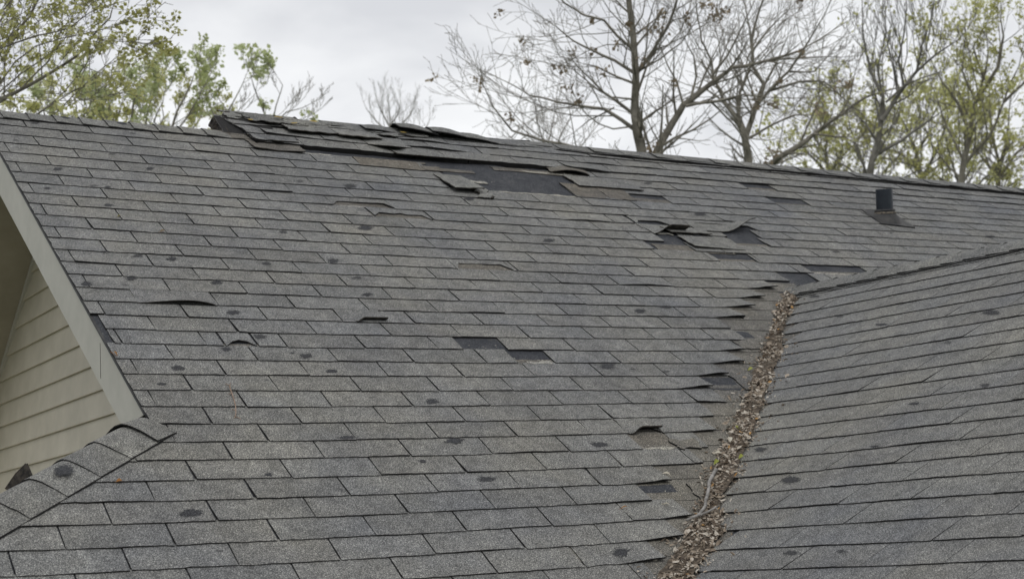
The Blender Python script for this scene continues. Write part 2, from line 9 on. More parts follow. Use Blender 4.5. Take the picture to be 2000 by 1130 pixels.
# ---------------------------------------------------------------- camera
CAMZ = 5.0
cam_d = bpy.data.cameras.new('camera'); cam = bpy.data.objects.new('camera', cam_d)
SC.collection.objects.link(cam)
_r, _u, _f = Vector(D['CAMR']), Vector(D['CAMU']), Vector(D['CAMF'])
m = Matrix((( _r.x, _u.x, -_f.x, 0), (_r.y, _u.y, -_f.y, 0), (_r.z, _u.z, -_f.z, CAMZ), (0, 0, 0, 1)))
cam.matrix_world = m
cam_d.sensor_width = 36; cam_d.lens = 3128/2000*36
cam_d.clip_start = 0.05; cam_d.clip_end = 2000
cam_d.dof.use_dof = True; cam_d.dof.focus_distance = 6.3; cam_d.dof.aperture_fstop = 5.0
cam_d.dof.aperture_blades = 7
SC.camera = cam
# ---------------------------------------------------------------- sky and sun (overcast)
SUN_EL, SUN_AZ = 48, 200
W = bpy.data.worlds.new('World'); SC.world = W; W.use_nodes = True
wn = W.node_tree; wn.nodes.clear()
def wnode(t, **k):
    n = wn.nodes.new(t)
    for a, b in k.items(): setattr(n, a, b)
    return n
wo = wnode('ShaderNodeOutputWorld'); mixw = wnode('ShaderNodeMixShader')
sky = wnode('ShaderNodeTexSky'); sky.sky_type = 'NISHITA'; sky.sun_disc = False
sky.sun_elevation = math.radians(SUN_EL); sky.sun_rotation = math.radians(SUN_AZ)
b1 = wnode('ShaderNodeBackground'); b1.inputs[1].default_value = 0.1
wn.links.new(sky.outputs[0], b1.inputs[0])
tc = wnode('ShaderNodeTexCoord'); sx = wnode('ShaderNodeSeparateXYZ'); wn.links.new(tc.outputs['Generated'], sx.inputs[0])
mp = wnode('ShaderNodeMapping'); mp.inputs['Scale'].default_value = (1, 1, 2.6); mp.inputs['Location'].default_value = (1.3, 5.2, 0.9)
wn.links.new(tc.outputs['Generated'], mp.inputs[0])
n1 = wnode('ShaderNodeTexNoise'); n1.inputs['Scale'].default_value = 3.6; n1.inputs['Detail'].default_value = 6; n1.inputs['Roughness'].default_value = .5; n1.inputs['Distortion'].default_value = .35
wn.links.new(mp.outputs[0], n1.inputs[0])
cr = wnode('ShaderNodeValToRGB')
cr.color_ramp.elements[0].position = .42; cr.color_ramp.elements[0].color = (.71, .72, .745, 1)
cr.color_ramp.elements[1].position = .60; cr.color_ramp.elements[1].color = (.975, .98, .985, 1)
e = cr.color_ramp.elements.new(.51); e.color = (.88, .887, .90, 1)
wn.links.new(n1.outputs[0], cr.inputs[0])
b2 = wnode('ShaderNodeBackground'); b2.inputs[1].default_value = 1.0; wn.links.new(cr.outputs[0], b2.inputs[0])
mixw.inputs[0].default_value = .93
wn.links.new(b1.outputs[0], mixw.inputs[1]); wn.links.new(b2.outputs[0], mixw.inputs[2]); wn.links.new(mixw.outputs[0], wo.inputs[0])
sd = bpy.data.lights.new('sun', 'SUN'); sun = bpy.data.objects.new('sun', sd); SC.collection.objects.link(sun)
sd.energy = 0.9; sd.angle = math.radians(22); sd.color = (1, .97, .92)
_az, _el = math.radians(SUN_AZ), math.radians(SUN_EL)
_sd = Vector((math.sin(_az)*math.cos(_el), math.cos(_az)*math.cos(_el), math.sin(_el)))
sun.rotation_euler = _sd.to_track_quat('Z', 'Y').to_euler()
SC.view_settings.view_transform = 'Standard'; SC.view_settings.look = 'None'
SC.view_settings.exposure = 0.06; SC.view_settings.gamma = 1
# ---------------------------------------------------------------- materials
def nmat(name):
    m = bpy.data.materials.new(name); m.use_nodes = True; t = m.node_tree
    return m, t, t.nodes['Principled BSDF'], t.nodes['Material Output']
def N(t, ty, **k):
    n = t.nodes.new(ty)
    for a, b in k.items():
        if a == 'op': n.operation = b
        else: n.inputs[a].default_value = b
    return n
def L(t, a, b): t.links.new(a, b)
def ramp(t, src, stops):
    r = t.nodes.new('ShaderNodeValToRGB'); el = r.color_ramp.elements
    el[0].position, el[0].color = stops[0][0], (*stops[0][1], 1)
    el[1].position, el[1].color = stops[-1][0], (*stops[-1][1], 1)
    for p, c in stops[1:-1]:
        q = el.new(p); q.color = (*c, 1)
    L(t, src, r.inputs[0]); return r
def mixc(t, fac, a, b, blend='MIX'):
    n = t.nodes.new('ShaderNodeMix'); n.data_type = 'RGBA'; n.blend_type = blend
    for s, i in ((fac, 0), (a, 6), (b, 7)):
        if isinstance(s, (int, float)): n.inputs[i].default_value = s
        elif isinstance(s, tuple): n.inputs[i].default_value = (*s, 1)
        else: L(t, s, n.inputs[i])
    return n.outputs[2]
def g3(v): return (v, v, v)
def shingle_colour(t, warm=0.0, bright=1.0, worn=0.0):
    co = t.nodes.new('ShaderNodeTexCoord').outputs['Object']
    gr = N(t, 'ShaderNodeTexNoise', Scale=265.0, Detail=3.0, Roughness=.7); L(t, co, gr.inputs[0])
    b = bright
    base = ramp(t, gr.outputs[0], [(.35, (.038*b, .038*b, .040*b)), (.46, (.098*b, .099*b, .101*b)), (.53, (.157*b, .158*b, .157*b)), (.60, (.275*b, .275*b, .268*b)), (.70, (.55*b, .545*b, .525*b))]).outputs[0]
    mo = N(t, 'ShaderNodeTexNoise', Scale=2.3, Detail=5.0, Roughness=.6); L(t, co, mo.inputs[0])
    mot = ramp(t, mo.outputs[0], [(.30, (.83, .84, .87)), (.5, (1.0, .995, .97)), (.70, (1.13, 1.105, 1.02))]).outputs[0]
    c = mixc(t, 1.0, base, mot, 'MULTIPLY')
    m2 = N(t, 'ShaderNodeTexNoise', Scale=21.0, Detail=4.0, Roughness=.65); L(t, co, m2.inputs[0])
    c = mixc(t, 1.0, c, ramp(t, m2.outputs[0], [(.32, g3(.78)), (.5, g3(1.0)), (.68, g3(1.2))]).outputs[0], 'MULTIPLY')
    m4 = N(t, 'ShaderNodeTexNoise', Scale=.75, Detail=3.0, Roughness=.5); L(t, co, m4.inputs[0])
    c = mixc(t, 1.0, c, ramp(t, m4.outputs[0], [(.34, (.92, .935, .965)), (.5, (1, 1, 1)), (.66, (1.08, 1.065, 1.02))]).outputs[0], 'MULTIPLY')
    mpp = N(t, 'ShaderNodeMapping'); mpp.inputs['Scale'].default_value = (9, 1.1, 1.1); L(t, co, mpp.inputs[0])
    m5 = N(t, 'ShaderNodeTexNoise', Scale=1.0, Detail=4.0, Roughness=.6); L(t, mpp.outputs[0], m5.inputs[0])
    c = mixc(t, 1.0, c, ramp(t, m5.outputs[0], [(.30, g3(.90)), (.5, g3(1.0)), (.70, g3(1.08))]).outputs[0], 'MULTIPLY')
    # tar-brown stains in a few places
    m3 = N(t, 'ShaderNodeTexNoise', Scale=4.5, Detail=6.0, Roughness=.7); L(t, co, m3.inputs[0])
    st = ramp(t, m3.outputs[0], [(.60, g3(0)), (.74, g3(.30))]).outputs[0]
    c = mixc(t, st, c, (.12*b, .112*b, .098*b))
    at = t.nodes.new('ShaderNodeAttribute'); at.attribute_name = 'tone'
    c = mixc(t, 1.0, c, at.outputs['Color'], 'MULTIPLY')
    return c, co, gr.outputs[0]
def finish(t, bsdf, c, h, rough=.93, bump=.5, dist=.0012, spec=.25):
    if isinstance(c, tuple): bsdf.inputs['Base Color'].default_value = (*c, 1)
    else: L(t, c, bsdf.inputs['Base Color'])
    bsdf.inputs['Roughness'].default_value = rough
    bsdf.inputs['Specular IOR Level'].default_value = spec
    if h is not None:
        bp = N(t, 'ShaderNodeBump', Strength=bump, Distance=dist); L(t, h, bp.inputs['Height']); L(t, bp.outputs[0], bsdf.inputs['Normal'])
def mat_shingle(name, bright=1.0, tint=None):
    m, t, bs, _ = nmat(name); c, co, h = shingle_colour(t, bright=bright)
    if tint: c = mixc(t, 1.0, c, tint, 'MULTIPLY')
    finish(t, bs, c, h); return m
M = {}
BR = 1.0
M['shingle'] = mat_shingle('shingle_granules', BR)
M['worn'] = mat_shingle('worn_shingle', BR*.80, (.97, .90, .82))
M['residue'] = mat_shingle('pale_scraped_edge', BR*1.7, (1.0, .97, .90))
M['liner'] = mat_shingle('valley_roofing', BR*.86, (1.0, .955, .89))
def mat_noise(name, c1, c2, scale=30, rough=.85, bump=.3, dist=.002, spec=.3, detail=5, lo=.35, hi=.68):
    m, t, bs, _ = nmat(name); co = t.nodes.new('ShaderNodeTexCoord').outputs['Object']
    n = N(t, 'ShaderNodeTexNoise', Scale=float(scale), Detail=float(detail), Roughness=.62); L(t, co, n.inputs[0])
    finish(t, bs, ramp(t, n.outputs[0], [(lo, c1), (hi, c2)]).outputs[0], n.outputs[0], rough, bump, dist, spec); return m
M['butt'] = mat_noise('cut_asphalt_edge', (.008, .008, .009), (.022, .021, .020), 160)
M['under'] = mat_noise('shingle_underside', (.016, .015, .014), (.062, .054, .045), 55, lo=.4, hi=.62)
def mat_felt():
    m, t, bs, _ = nmat('roofing_felt'); co = t.nodes.new('ShaderNodeTexCoord').outputs['Object']
    n = N(t, 'ShaderNodeTexNoise', Scale=230.0, Detail=3.0, Roughness=.7); L(t, co, n.inputs[0])
    c = ramp(t, n.outputs[0], [(.36, (.014, .016, .020)), (.52, (.036, .039, .046)), (.62, (.075, .078, .085)), (.72, (.20, .20, .20))]).outputs[0]
    n2 = N(t, 'ShaderNodeTexNoise', Scale=9.0, Detail=6.0, Roughness=.7); L(t, co, n2.inputs[0])
    c = mixc(t, 1.0, c, ramp(t, n2.outputs[0], [(.3, (.66, .67, .71)), (.5, (1, 1, 1)), (.72, (1.7, 1.62, 1.5))]).outputs[0], 'MULTIPLY')
    n3 = N(t, 'ShaderNodeTexNoise', Scale=14.0, Detail=8.0, Roughness=.75, Distortion=1.5); L(t, co, n3.inputs[0])
    c = mixc(t, ramp(t, n3.outputs[0], [(.60, g3(0)), (.70, g3(.75))]).outputs[0], c, (.10, .088, .074))
    finish(t, bs, c, n2.outputs[0], .85, .7, .006); return m
M['felt'] = mat_felt()
M['board'] = mat_noise('painted_rake_board', (.37, .364, .318), (.43, .422, .372), 7, .55, .08, .004)
M['siding'] = mat_noise('vinyl_siding', (.392, .364, .290), (.475, .442, .358), 5, .5, .06, .004)
M['soffit'] = mat_noise('soffit_paint', (.27, .25, .19), (.33, .305, .24), 6, .6, .05)
M['plastic'] = mat_noise('dark_pipe_plastic', (.013, .018, .026), (.026, .033, .043), 14, .45, .05, spec=.4)
M['flash'] = mat_noise('pipe_boot_flashing', (.018, .019, .022), (.058, .056, .053), 17, .6, .2)
M['sealant'] = mat_noise('old_sealant', (.05, .045, .038), (.17, .145, .115), 60, .8, .5, .003)
M['moss'] = mat_noise('ochre_lichen', (.22, .15, .03), (.42, .31, .08), 90, .9)
M['deadwood'] = mat_noise('weathered_branch', (.12, .115, .108), (.34, .325, .31), 45, .85, .5, .003)
M['endwood'] = mat_noise('weathered_ridge_end', (.010, .009, .008), (.075, .065, .055), 38, .9, .8, .01, lo=.42, hi=.66)
M['humus'] = mat_noise('leaf_humus', (.035, .028, .022), (.15, .12, .09), 60, .95, .6, .006)
M['grass'] = mat_noise('lawn', (.03, .045, .015), (.07, .09, .03), 3, .95)
M['bark'] = mat_noise('bark', (.15, .14, .118), (.31, .29, .245), 9, .9, .5, .02)
M['bark2'] = mat_noise('dark_bark', (.13, .125, .11), (.26, .25, .225), 9, .9, .5, .02)
# bare asphalt bruise: granule colour that thins out towards a dark centre
def mat_spot():
    m, t, bs, _ = nmat('granule_loss'); c, co, h = shingle_colour(t, bright=BR)
    a = t.nodes.new('ShaderNodeAttribute'); a.attribute_name = 'rad'
    s = t.nodes.new('ShaderNodeSeparateColor'); L(t, a.outputs['Color'], s.inputs[0])
    n = N(t, 'ShaderNodeTexNoise', Scale=120.0, Detail=4.0, Roughness=.7); L(t, co, n.inputs[0])
    ad = N(t, 'ShaderNodeMath', op='MULTIPLY_ADD'); L(t, n.outputs[0], ad.inputs[0]); ad.inputs[1].default_value = 2.6; L(t, s.outputs[0], ad.inputs[2])
    k = N(t, 'ShaderNodeMapRange'); L(t, ad.outputs[0], k.inputs[0]); k.inputs[1].default_value = 2.10; k.inputs[2].default_value = 2.42; k.inputs[3].default_value = 1; k.inputs[4].default_value = 0
    k2 = N(t, 'ShaderNodeMath', op='MULTIPLY'); L(t, k.outputs[0], k2.inputs[0]); L(t, s.outputs[1], k2.inputs[1])
    gran = ramp(t, h, [(.40, (.020, .021, .024)), (.60, (.060, .061, .066)), (.74, (.20, .20, .20))]).outputs[0]
    finish(t, bs, gran, h)
    tr = t.nodes.new('ShaderNodeBsdfTransparent'); mx = t.nodes.new('ShaderNodeMixShader'); L(t, k2.outputs[0], mx.inputs[0]); L(t, tr.outputs[0], mx.inputs[1]); L(t, bs.outputs[0], mx.inputs[2])
    L(t, mx.outputs[0], t.nodes['Material Output'].inputs[0]); return m
M['spot'] = mat_spot()
def mat_leaf(name, stops, transl=.25, rough=.75):
    m, t, bs, out = nmat(name)
    a = t.nodes.new('ShaderNodeAttribute'); a.attribute_name = 'tone'
    s = t.nodes.new('ShaderNodeSeparateColor'); L(t, a.outputs['Color'], s.inputs[0])
    c = ramp(t, s.outputs[0], stops).outputs[0]
    finish(t, bs, c, None, rough, spec=.2)
    if transl:
        tr = t.nodes.new('ShaderNodeBsdfTranslucent'); L(t, c, tr.inputs[0]); mx = t.nodes.new('ShaderNodeMixShader'); mx.inputs[0].default_value = transl
        L(t, bs.outputs[0], mx.inputs[1]); L(t, tr.outputs[0], mx.inputs[2]); L(t, mx.outputs[0], out.inputs[0])
    return m
M['litter'] = mat_leaf('dead_leaves', [(0, (.055, .043, .034)), (.2, (.14, .108, .082)), (.45, (.27, .22, .17)), (.72, (.38, .325, .265)), (.9, (.50, .46, .40)), (1, (.40, .24, .10))], .08, .7)
M['leafY'] = mat_leaf('olive_spring_leaves', [(0, (.38, .37, .13)), (.5, (.56, .56, .24)), (1, (.70, .70, .38))], .6)
M['leafG'] = mat_leaf('green_spring_leaves', [(0, (.40, .44, .19)), (.5, (.54, .59, .31)), (1, (.66, .71, .45))], .6)
M['leafYG'] = mat_leaf('yellow_green_leaves', [(0, (.38, .37, .12)), (.5, (.57, .57, .23)), (1, (.72, .72, .38))], .6)
M['seed'] = mat_leaf('brown_seed_clusters', [(0, (.14, .11, .075)), (.5, (.28, .225, .16)), (1, (.44, .37, .27))], .45)
M['sprig'] = mat_leaf('fallen_leaf_colours', [(0, (.30, .13, .03)), (.2, (.17, .11, .06)), (.4, (.12, .15, .03)), (.6, (.26, .28, .06)), (.8, (.36, .31, .22)), (1, (.55, .53, .46))], .1)

# ---------------------------------------------------------------- mesh helpers
class MB:
    def __init__(s): s.v, s.f, s.m, s.t = [], [], [], []
    def add(s, verts, faces, mi=0, tone=(1, 1, 1)):
        k = len(s.v); s.v.extend([tuple(p) for p in verts])
        for f in faces: s.f.append(tuple(i+k for i in f)); s.m.append(mi); s.t.append(tone)
    def quad(s, a, b, c, d, mi=0, tone=(1, 1, 1)): s.add([a, b, c, d], [(0, 1, 2, 3)], mi, tone)
    def grid(s, P, mi=0, tone=(1, 1, 1), flip=False):
        R, C = len(P), len(P[0]); vs = [p for r in P for p in r]
        fs = []
        for i in range(R-1):
            for j in range(C-1):
                q = (i*C+j, i*C+j+1, (i+1)*C+j+1, (i+1)*C+j); fs.append(q[::-1] if flip else q)
        s.add(vs, fs, mi, tone)
    def box(s, o, ex, ey, ez, mi=0, tone=(1, 1, 1)):
        o, ex, ey, ez = map(Vector, (o, ex, ey, ez))
        v = [o, o+ex, o+ex+ey, o+ey, o+ez, o+ex+ez, o+ex+ey+ez, o+ey+ez]
        s.add(v, [(3, 2, 1, 0), (4, 5, 6, 7), (0, 1, 5, 4), (1, 2, 6, 5), (2, 3, 7, 6), (3, 0, 4, 7)], mi, tone)
    def tube(s, pts, rad, n=5, mi=0, tone=(1, 1, 1), cap=False):
        k = len(s.v); P = [Vector(p) for p in pts]
        for i, p in enumerate(P):
            d = (P[min(i+1, len(P)-1)]-P[max(i-1, 0)]).normalized()
            a = d.orthogonal().normalized() if i == 0 else (A - d*A.dot(d)).normalized()
            A = a; b = d.cross(a)
            for j in range(n):
                th = 2*math.pi*j/n; s.v.append(tuple(p+(a*math.cos(th)+b*math.sin(th))*rad[i]))
        for i in range(len(P)-1):
            for j in range(n):
                s.f.append((k+i*n+j, k+i*n+(j+1) % n, k+(i+1)*n+(j+1) % n, k+(i+1)*n+j)); s.m.append(mi); s.t.append(tone)
        if cap:
            for i in (0, len(P)-1):
                s.f.append(tuple(k+i*n+j for j in range(n))); s.m.append(mi); s.t.append(tone)
    def build(s, name, mats, parent=None, smooth=False, label=None, extra=None):
        me = bpy.data.meshes.new(name); me.from_pydata(s.v, [], s.f)
        for mm in mats: me.materials.append(mm)
        me.polygons.foreach_set('material_index', s.m)
        ca = me.color_attributes.new('tone', 'FLOAT_COLOR', 'CORNER')
        buf = np.empty((len(me.loops), 4), dtype=np.float32); buf[:, 3] = 1
        reps = np.array([len(f) for f in s.f]); buf[:, :3] = np.repeat(np.array(s.t, dtype=np.float32), reps, axis=0)
        ca.data.foreach_set('color', buf.ravel())
        if extra is not None:
            cb = me.color_attributes.new('rad', 'FLOAT_COLOR', 'POINT'); cb.data.foreach_set('color', np.array(extra, dtype=np.float32).ravel())
        if smooth: me.polygons.foreach_set('use_smooth', [True]*len(me.polygons))
        me.validate(); me.update()
        o = bpy.data.objects.new(name, me); SC.collection.objects.link(o)
        if parent is not None: o.parent = parent
        if label: o['label'] = label
        return o
def tag(o, label, cat=None, group=None, kind=None):
    o['label'] = label
    if cat: o['category'] = cat
    if group: o['group'] = group
    if kind: o['kind'] = kind
    return o
def empty(name, label, cat, loc=(0, 0, 0), group=None):
    o = bpy.data.objects.new(name, None); SC.collection.objects.link(o); o.location = loc; o.empty_display_size = .2
    return tag(o, label, cat, group)
rng = random.Random(11)
def hsh(*k):
    x = 12.9898
    for i, q in enumerate(k): x += q*(78.233+i*37.719)
    x = math.sin(x)*43758.5453; return x-math.floor(x)
def sm(x, a, b):
    t = min(1, max(0, (x-a)/(b-a))); return t*t*(3-2*t)
# ---------------------------------------------------------------- the two roof planes
PT = math.radians(D['PITCH']); O = Vector(D['O'])
X = Vector((1, 0, 0)); US = Vector((0, math.cos(PT), math.sin(PT))); NM = Vector((0, -math.sin(PT), math.cos(PT)))
USB = Vector((0, math.cos(PT), -math.sin(PT))); NB = Vector((0, math.sin(PT), math.cos(PT)))   # back slope
VA, VB, WD, WU, WN = (Vector(D[k]) for k in ('VA', 'VB', 'WD', 'WU', 'WN'))
CA = np.array(D['CA'])
def F(u, v):
    u, v = u/15., v/15.
    return tuple(np.array([u**i*v**j for i in range(4) for j in range(4-i)])@CA)
def PM(a, b, h=0): return O+X*a+US*b+NM*h
def WF(u, v):                       # wing layout: v = -row, u along the courses
    i = -v
    return (-1.527-.116*(i-14)+.30*u, -.107-.1363*i)
def PW(a, b, h=0): return VA+WD*a+WU*b+WN*h
CL, CR_, AS = 3.312, 3.56, .885       # crest of the left and right ridge sections, and the step between them
def aleft(b):
    if b < .286: return 1.301*(b-.286)-.335
    if b < .43: return -.368
    return -.368
def crest(a):
    if a <= AS: return CL
    return 3.470+.055*sm(a, .9, 2.2)+.035*sm(a, 2.2, 3.0)
def valley_a(b): return (VA.x-O.x)+(b-(VA-O).dot(US))*((VB-VA).x/(VB-VA).dot(US))
T0 = .0076
TS = .50
def tone(r, n, w=0):
    k = hsh(r, n, w); k2 = hsh(n*1.7, r*2.3, w+5); g = .92+.16*k
    if hsh(r, n, w+9) > .95: g *= .93
    if w == 50: g = .965+.07*k
    return (g*(1.0+.02*(k2-.5)), g, g*(1.0-.035*(k2-.5)))
def smoothn(x, y, z=0.): return mnoise.noise(Vector((x, y, z)))
def add_tab(mb, P, FF, u0, u1, v0, v1, gap, key, base=None, clampa=None, clampb=None, lift=0, shear=0, over=.10, t=T0, endlift=0, jag=.0, mi=0):
    nu = max(3, int((u1-u0)*8)+1); vs = [0, .12, .55, 1.0, 1.0+over]
    cu = abs(FF(u1, v0)[0]-FF(u0, v0)[0]); g = gap/max(cu, 1e-4)*(u1-u0)/2
    dv = (hsh(*key, 3)-.5)*.05; du = (hsh(*key, 4)-.5)*.02
    amp = .0008+.0022*hsh(*key, 5)**3+lift; side = hsh(*key, 6)
    rows = []; low = []
    for q, fr in enumerate(vs):
        r = []
        for j in range(nu+1):
            s = j/nu; u = u0+g+(u1-u0-2*g)*s
            vv = v0+(v1-v0)*fr
            if q == 0:
                vv += dv+.035*smoothn(u*9, v0*3.1, 2.)+.02*smoothn(u*31, v0*3.1, 7.)
            elif q == 1: vv += dv*.8
            uu = u+du*(1-fr)
            if jag and j in (0, nu): uu += jag*smoothn(fr*9+v0*5, u0*3, 1.)*(1 if j == nu else -1)*.5
            a, b = FF(uu, vv); a += shear*min(fr, 1)
            if clampa: a = clampa(a, b)
            if clampb: b = clampb(a, b)
            k = min(fr, 1.0)
            h = t*(1-TS*k)
            if fr > 1: h = t*(1-TS)*.8
            w = (1-k)**1.5
            prof = (s if side > .66 else (1-s if side < .33 else 4*s*(1-s)))
            h += amp*w*prof*1.2+endlift*w*sm(s, .35, 1)
            h += .0012*smoothn(a*5, b*5, key[0]*.3)*w
            if base: h += base(a, b, u, v0)
            r.append((a, b, h))
        rows.append(r)
    # drop if degenerate
    if max(p[0] for p in rows[0])-min(p[0] for p in rows[0]) < .006 and max(p[0] for p in rows[3])-min(p[0] for p in rows[3]) < .006: return
    if max(p[1] for r in rows for p in r)-min(p[1] for r in rows for p in r) < .006: return
    tn = tone(key[0], key[1], key[2] if len(key) > 2 else 0)
    mb.grid([[P(*p) for p in r] for r in rows], mi, tn)
    fl = .0004
    bot = rows[0]
    tops = [P(*p) for p in bot]
    thick = .0045+(.5*amp)
    def lo(p):
        hb = base(p[0], p[1], 0, 0)*0 if base else 0
        return P(p[0], p[1], max(hb+fl, 0) if p[2] < .012 or base else p[2]-.006)
    bots = [lo(p) for p in bot]
    mb.grid([bots, tops], 1)
    for col, fp in ((0, False), (-1, True)):
        e = [r[col] for r in rows]
        mb.grid([[lo(p) for p in e], [P(*p) for p in e]], 1, flip=not fp)

# ---------------------------------------------------------------- house
house = empty('house', 'hail-battered house with torn grey shingle roofs, a leaf-choked valley and a beige sided gable', 'house', (4.5, 7.6, 0))
house.location = (0, 0, 0)
# decks -------------------------------------------------------
mb = MB()
def deck_poly(P, pts, th, mi=0):
    top = [P(a, b, -.001) for a, b in pts]; bot = [P(a, b, -.001-th) for a, b in pts]; n = len(pts)
    mb.add(top, [tuple(range(n))], mi); mb.add(bot, [tuple(range(n))[::-1]], mi)
    for i in range(n):
        j = (i+1) % n; mb.quad(bot[i], bot[j], top[j], top[i], mi)
deck_poly(PM, [(-.362, .43), (-.362, .29), (-2.22, -1.15), (8.7, -1.15), (8.7, CR_), (2.8, CR_), (AS, crest(.9)), (AS, CL), (-.362, CL)], .05)
# back slope (mirror about the ridge)
def PB(a, b, h=0):                   # b measured down from the crest of the right section
    c = PM(a, CR_, 0) if a > 2.5 else PM(a, crest(max(a, AS+.001)), 0); return c+USB*b+NB*h
def PBL(a, b, h=0):
    c = PM(a, CL, 0); return c+USB*b+NB*h
deck_poly(PB, [(AS, 0), (8.7, 0), (8.7, 4.8), (AS, 4.8)][::-1], .05)
deck_poly(PBL, [(-.36, 0), (AS-.004, 0), (AS-.004, 4.5), (-.36, 4.5)][::-1], .05)
TABS = mb
# holes: row -> list of (u0,u1); SHORT: row -> list of (u0,u1,vfrac)
HOLE = {8: [(3.36, 4.0), (.22, .64), (-1.4, -1.09)], 7: [(3.96, 4.5)], 9: [(-1.4, -1.10)], 27: [(12.9, 13.6), (3.9, 9.35)], 25: [(13.0, 13.85), (6.2, 9.55)], 24: [(6.0, 8.42), (9.35, 10.4)],
        26: [(6.0, 9.3)], 17: [(9.62, 10.42)], 16: [(11.3, 12.6)], 15: [(4.5, 5.42), (10.49, 11.15)], 20: [(8.98, 9.85), (10.55, 11.3)], 19: [(9.02, 9.5), (10.5, 11.2)], 18: [(8.6, 9.4)],
        5: [(6.5, 7.02)], 1: [(4.5, 5.02)], 21: [(3.5, 4.5), (8.9, 9.6), (10.1, 11.5)], 2: [(4.56, 5.0)]}
SHORT = {8: [(.24, .62, .38)], 15: [(4.5, 5.42, .55)], 21: [(3.5, 4.5, .42), (8.95, 9.6, .45), (10.1, 11.5, .5)], 2: [(4.56, 5.0, .30)], 20: [(4.0, 5.0, .0)]}
HOLE[20] += [(4.02, 4.98)]; SHORT[20] = [(4.02, 4.98, .40)]
ENDS = {14: 9.98, 13: 9.47, 12: 9.0, 11: 8.55, 10: 8.04, 9: 8.08, 8: 7.77, 7: 7.5, 6: 6.99, 5: 6.5, 4: 6.48, 3: 6.04, 2: 5.8, 1: 5.46, 0: 5.14, -1: 4.43, -2: 3.97, -3: 4.27, -4: 3.92, -5: 3.47, -6: 3.2, -7: 2.9, -8: 2.7}
ELIFT = {15: .022, 14: .02, 13: .018, 12: .016, 11: .012, 10: .004, 8: .012, 7: .014, 6: .016, 5: .016, 2: .008, 0: .004, -1: .012, -2: .004, -3: .010, -4: .012, -5: .012}
def base_raise(a, b, u, v):
    if a < .86: return 0
    k = 1-sm(a, 2.6, 3.6)
    return .003+k*max(.004, .015+.013*smoothn(a*2.9, b*2.0, 4.)+.006*smoothn(a*9, b*2.0, 8.))
def sheet_left(b):                       # left torn border of the raised upper sheet
    pts = [(3.10, 1.0), (3.20, .985), (3.34, .97), (3.40, .915), (3.60, .885)]
    for (b0, a0), (b1, a1) in zip(pts, pts[1:]):
        if b <= b1: return a0+(a1-a0)*max(0, (b-b0))/(b1-b0)
    return .885
def FR(u, v):
    a, b = F(u, v); return a, b-2.8*base_raise(a, b, u, v)+(.018*smoothn(a*5.5, 3., 1.)+.008*smoothn(a*19, 3., 5.) if v < 28.3 and a < 3.2 else 0)
for v in range(-9, 33):
    par = .5*(v % 2)
    for n in range(-9, 26):
        u0, u1 = n+par, n+par+1
        segs = [(u0, u1)]
        for h0, h1 in HOLE.get(v, []):
            new = []
            for s0, s1 in segs:
                if h1 <= s0 or h0 >= s1: new.append((s0, s1))
                else:
                    if h0 > s0+.02: new.append((s0, h0))
                    if h1 < s1-.02: new.append((h1, s1))
            segs = new
        E = ENDS.get(v)
        last = False
        for s0, s1 in segs:
            el = 0
            if E is not None:
                if s0 >= E-.02: continue
                if s1 > E-.12: s1 = E; el = ELIFT.get(v, 0)
            a0, b0 = F(s0, v); a1, _ = F(s1, v)
            if a1 < aleft(b0)-.05 and v > -3 and F(s1, v+1)[0] < aleft(F(s1, v+1)[1]): continue
            if a0 > 8.6: continue
            hanging = (s0, s1) != (u0, u1)
            kw = dict(base=None, lift=0)
            if v >= 28:
                # left, unraised part
                if a0 < 1.0:
                    add_tab(TABS, PM, F, s0, s1, v, v+1, .0058, (v, n), clampa=lambda a, b: min(max(a, aleft(b)), .94 if b < CL else .9),
                            clampb=lambda a, b: min(b, CL-.004))
                if a1 > .9:
                    add_tab(TABS, PM, FR, s0, s1, v, v+1, .0058, (v, n), base=base_raise, clampa=lambda a, b: max(a, sheet_left(b)),
                            clampb=lambda a, b: min(b, crest(max(a, AS+.001))-.004), lift=(.010*hsh(v, n, 31)**2 if a0 < 3.2 else .002))
                continue
            lf = .004 if hsh(v, n, 77) > .975 else 0
            add_tab(TABS, PM, F, s0, s1, v, v+1, .0058, (v, n), clampa=lambda a, b: max(a, aleft(b)+.006*smoothn(b*22, 3)), clampb=lambda a, b: min(b, crest(a)-.004),
                    endlift=el*1.05, lift=lf, jag=(.07 if v in (8, 9) and s0 < 0 else .05) if hanging else 0)
    for s0, s1, fr in SHORT.get(v, []):
        nu = 14; fr_ = fr
        def FS(u, vv, v=v, s0=s0, s1=s1, fr_=fr_):
            s = (u-s0)/(s1-s0)
            if vv < v+.5:
                arc = 4*s*(1-s) if v in (8,) else min(1, 18*s*(1-s))
                vv = v+fr_*arc+(.10*smoothn(u*7, v*3.)+.05*smoothn(u*23, v*2.))*arc
            return F(u, vv)
        add_tab(TABS, PM, FS, s0, s1, v, v+1, .001, (v, int(s0)), lift=.002)
roof = TABS.build('roof', [M['shingle'], M['butt'], M['felt']], house)
# deck faces use felt: first faces until tabs
_nd = (1+1+9)+(1+1+4)*2
for i in range(_nd): roof.data.polygons[i].material_index = 2
roof['label'] = 'large main roof slope of staggered grey shingles with torn and missing tabs'

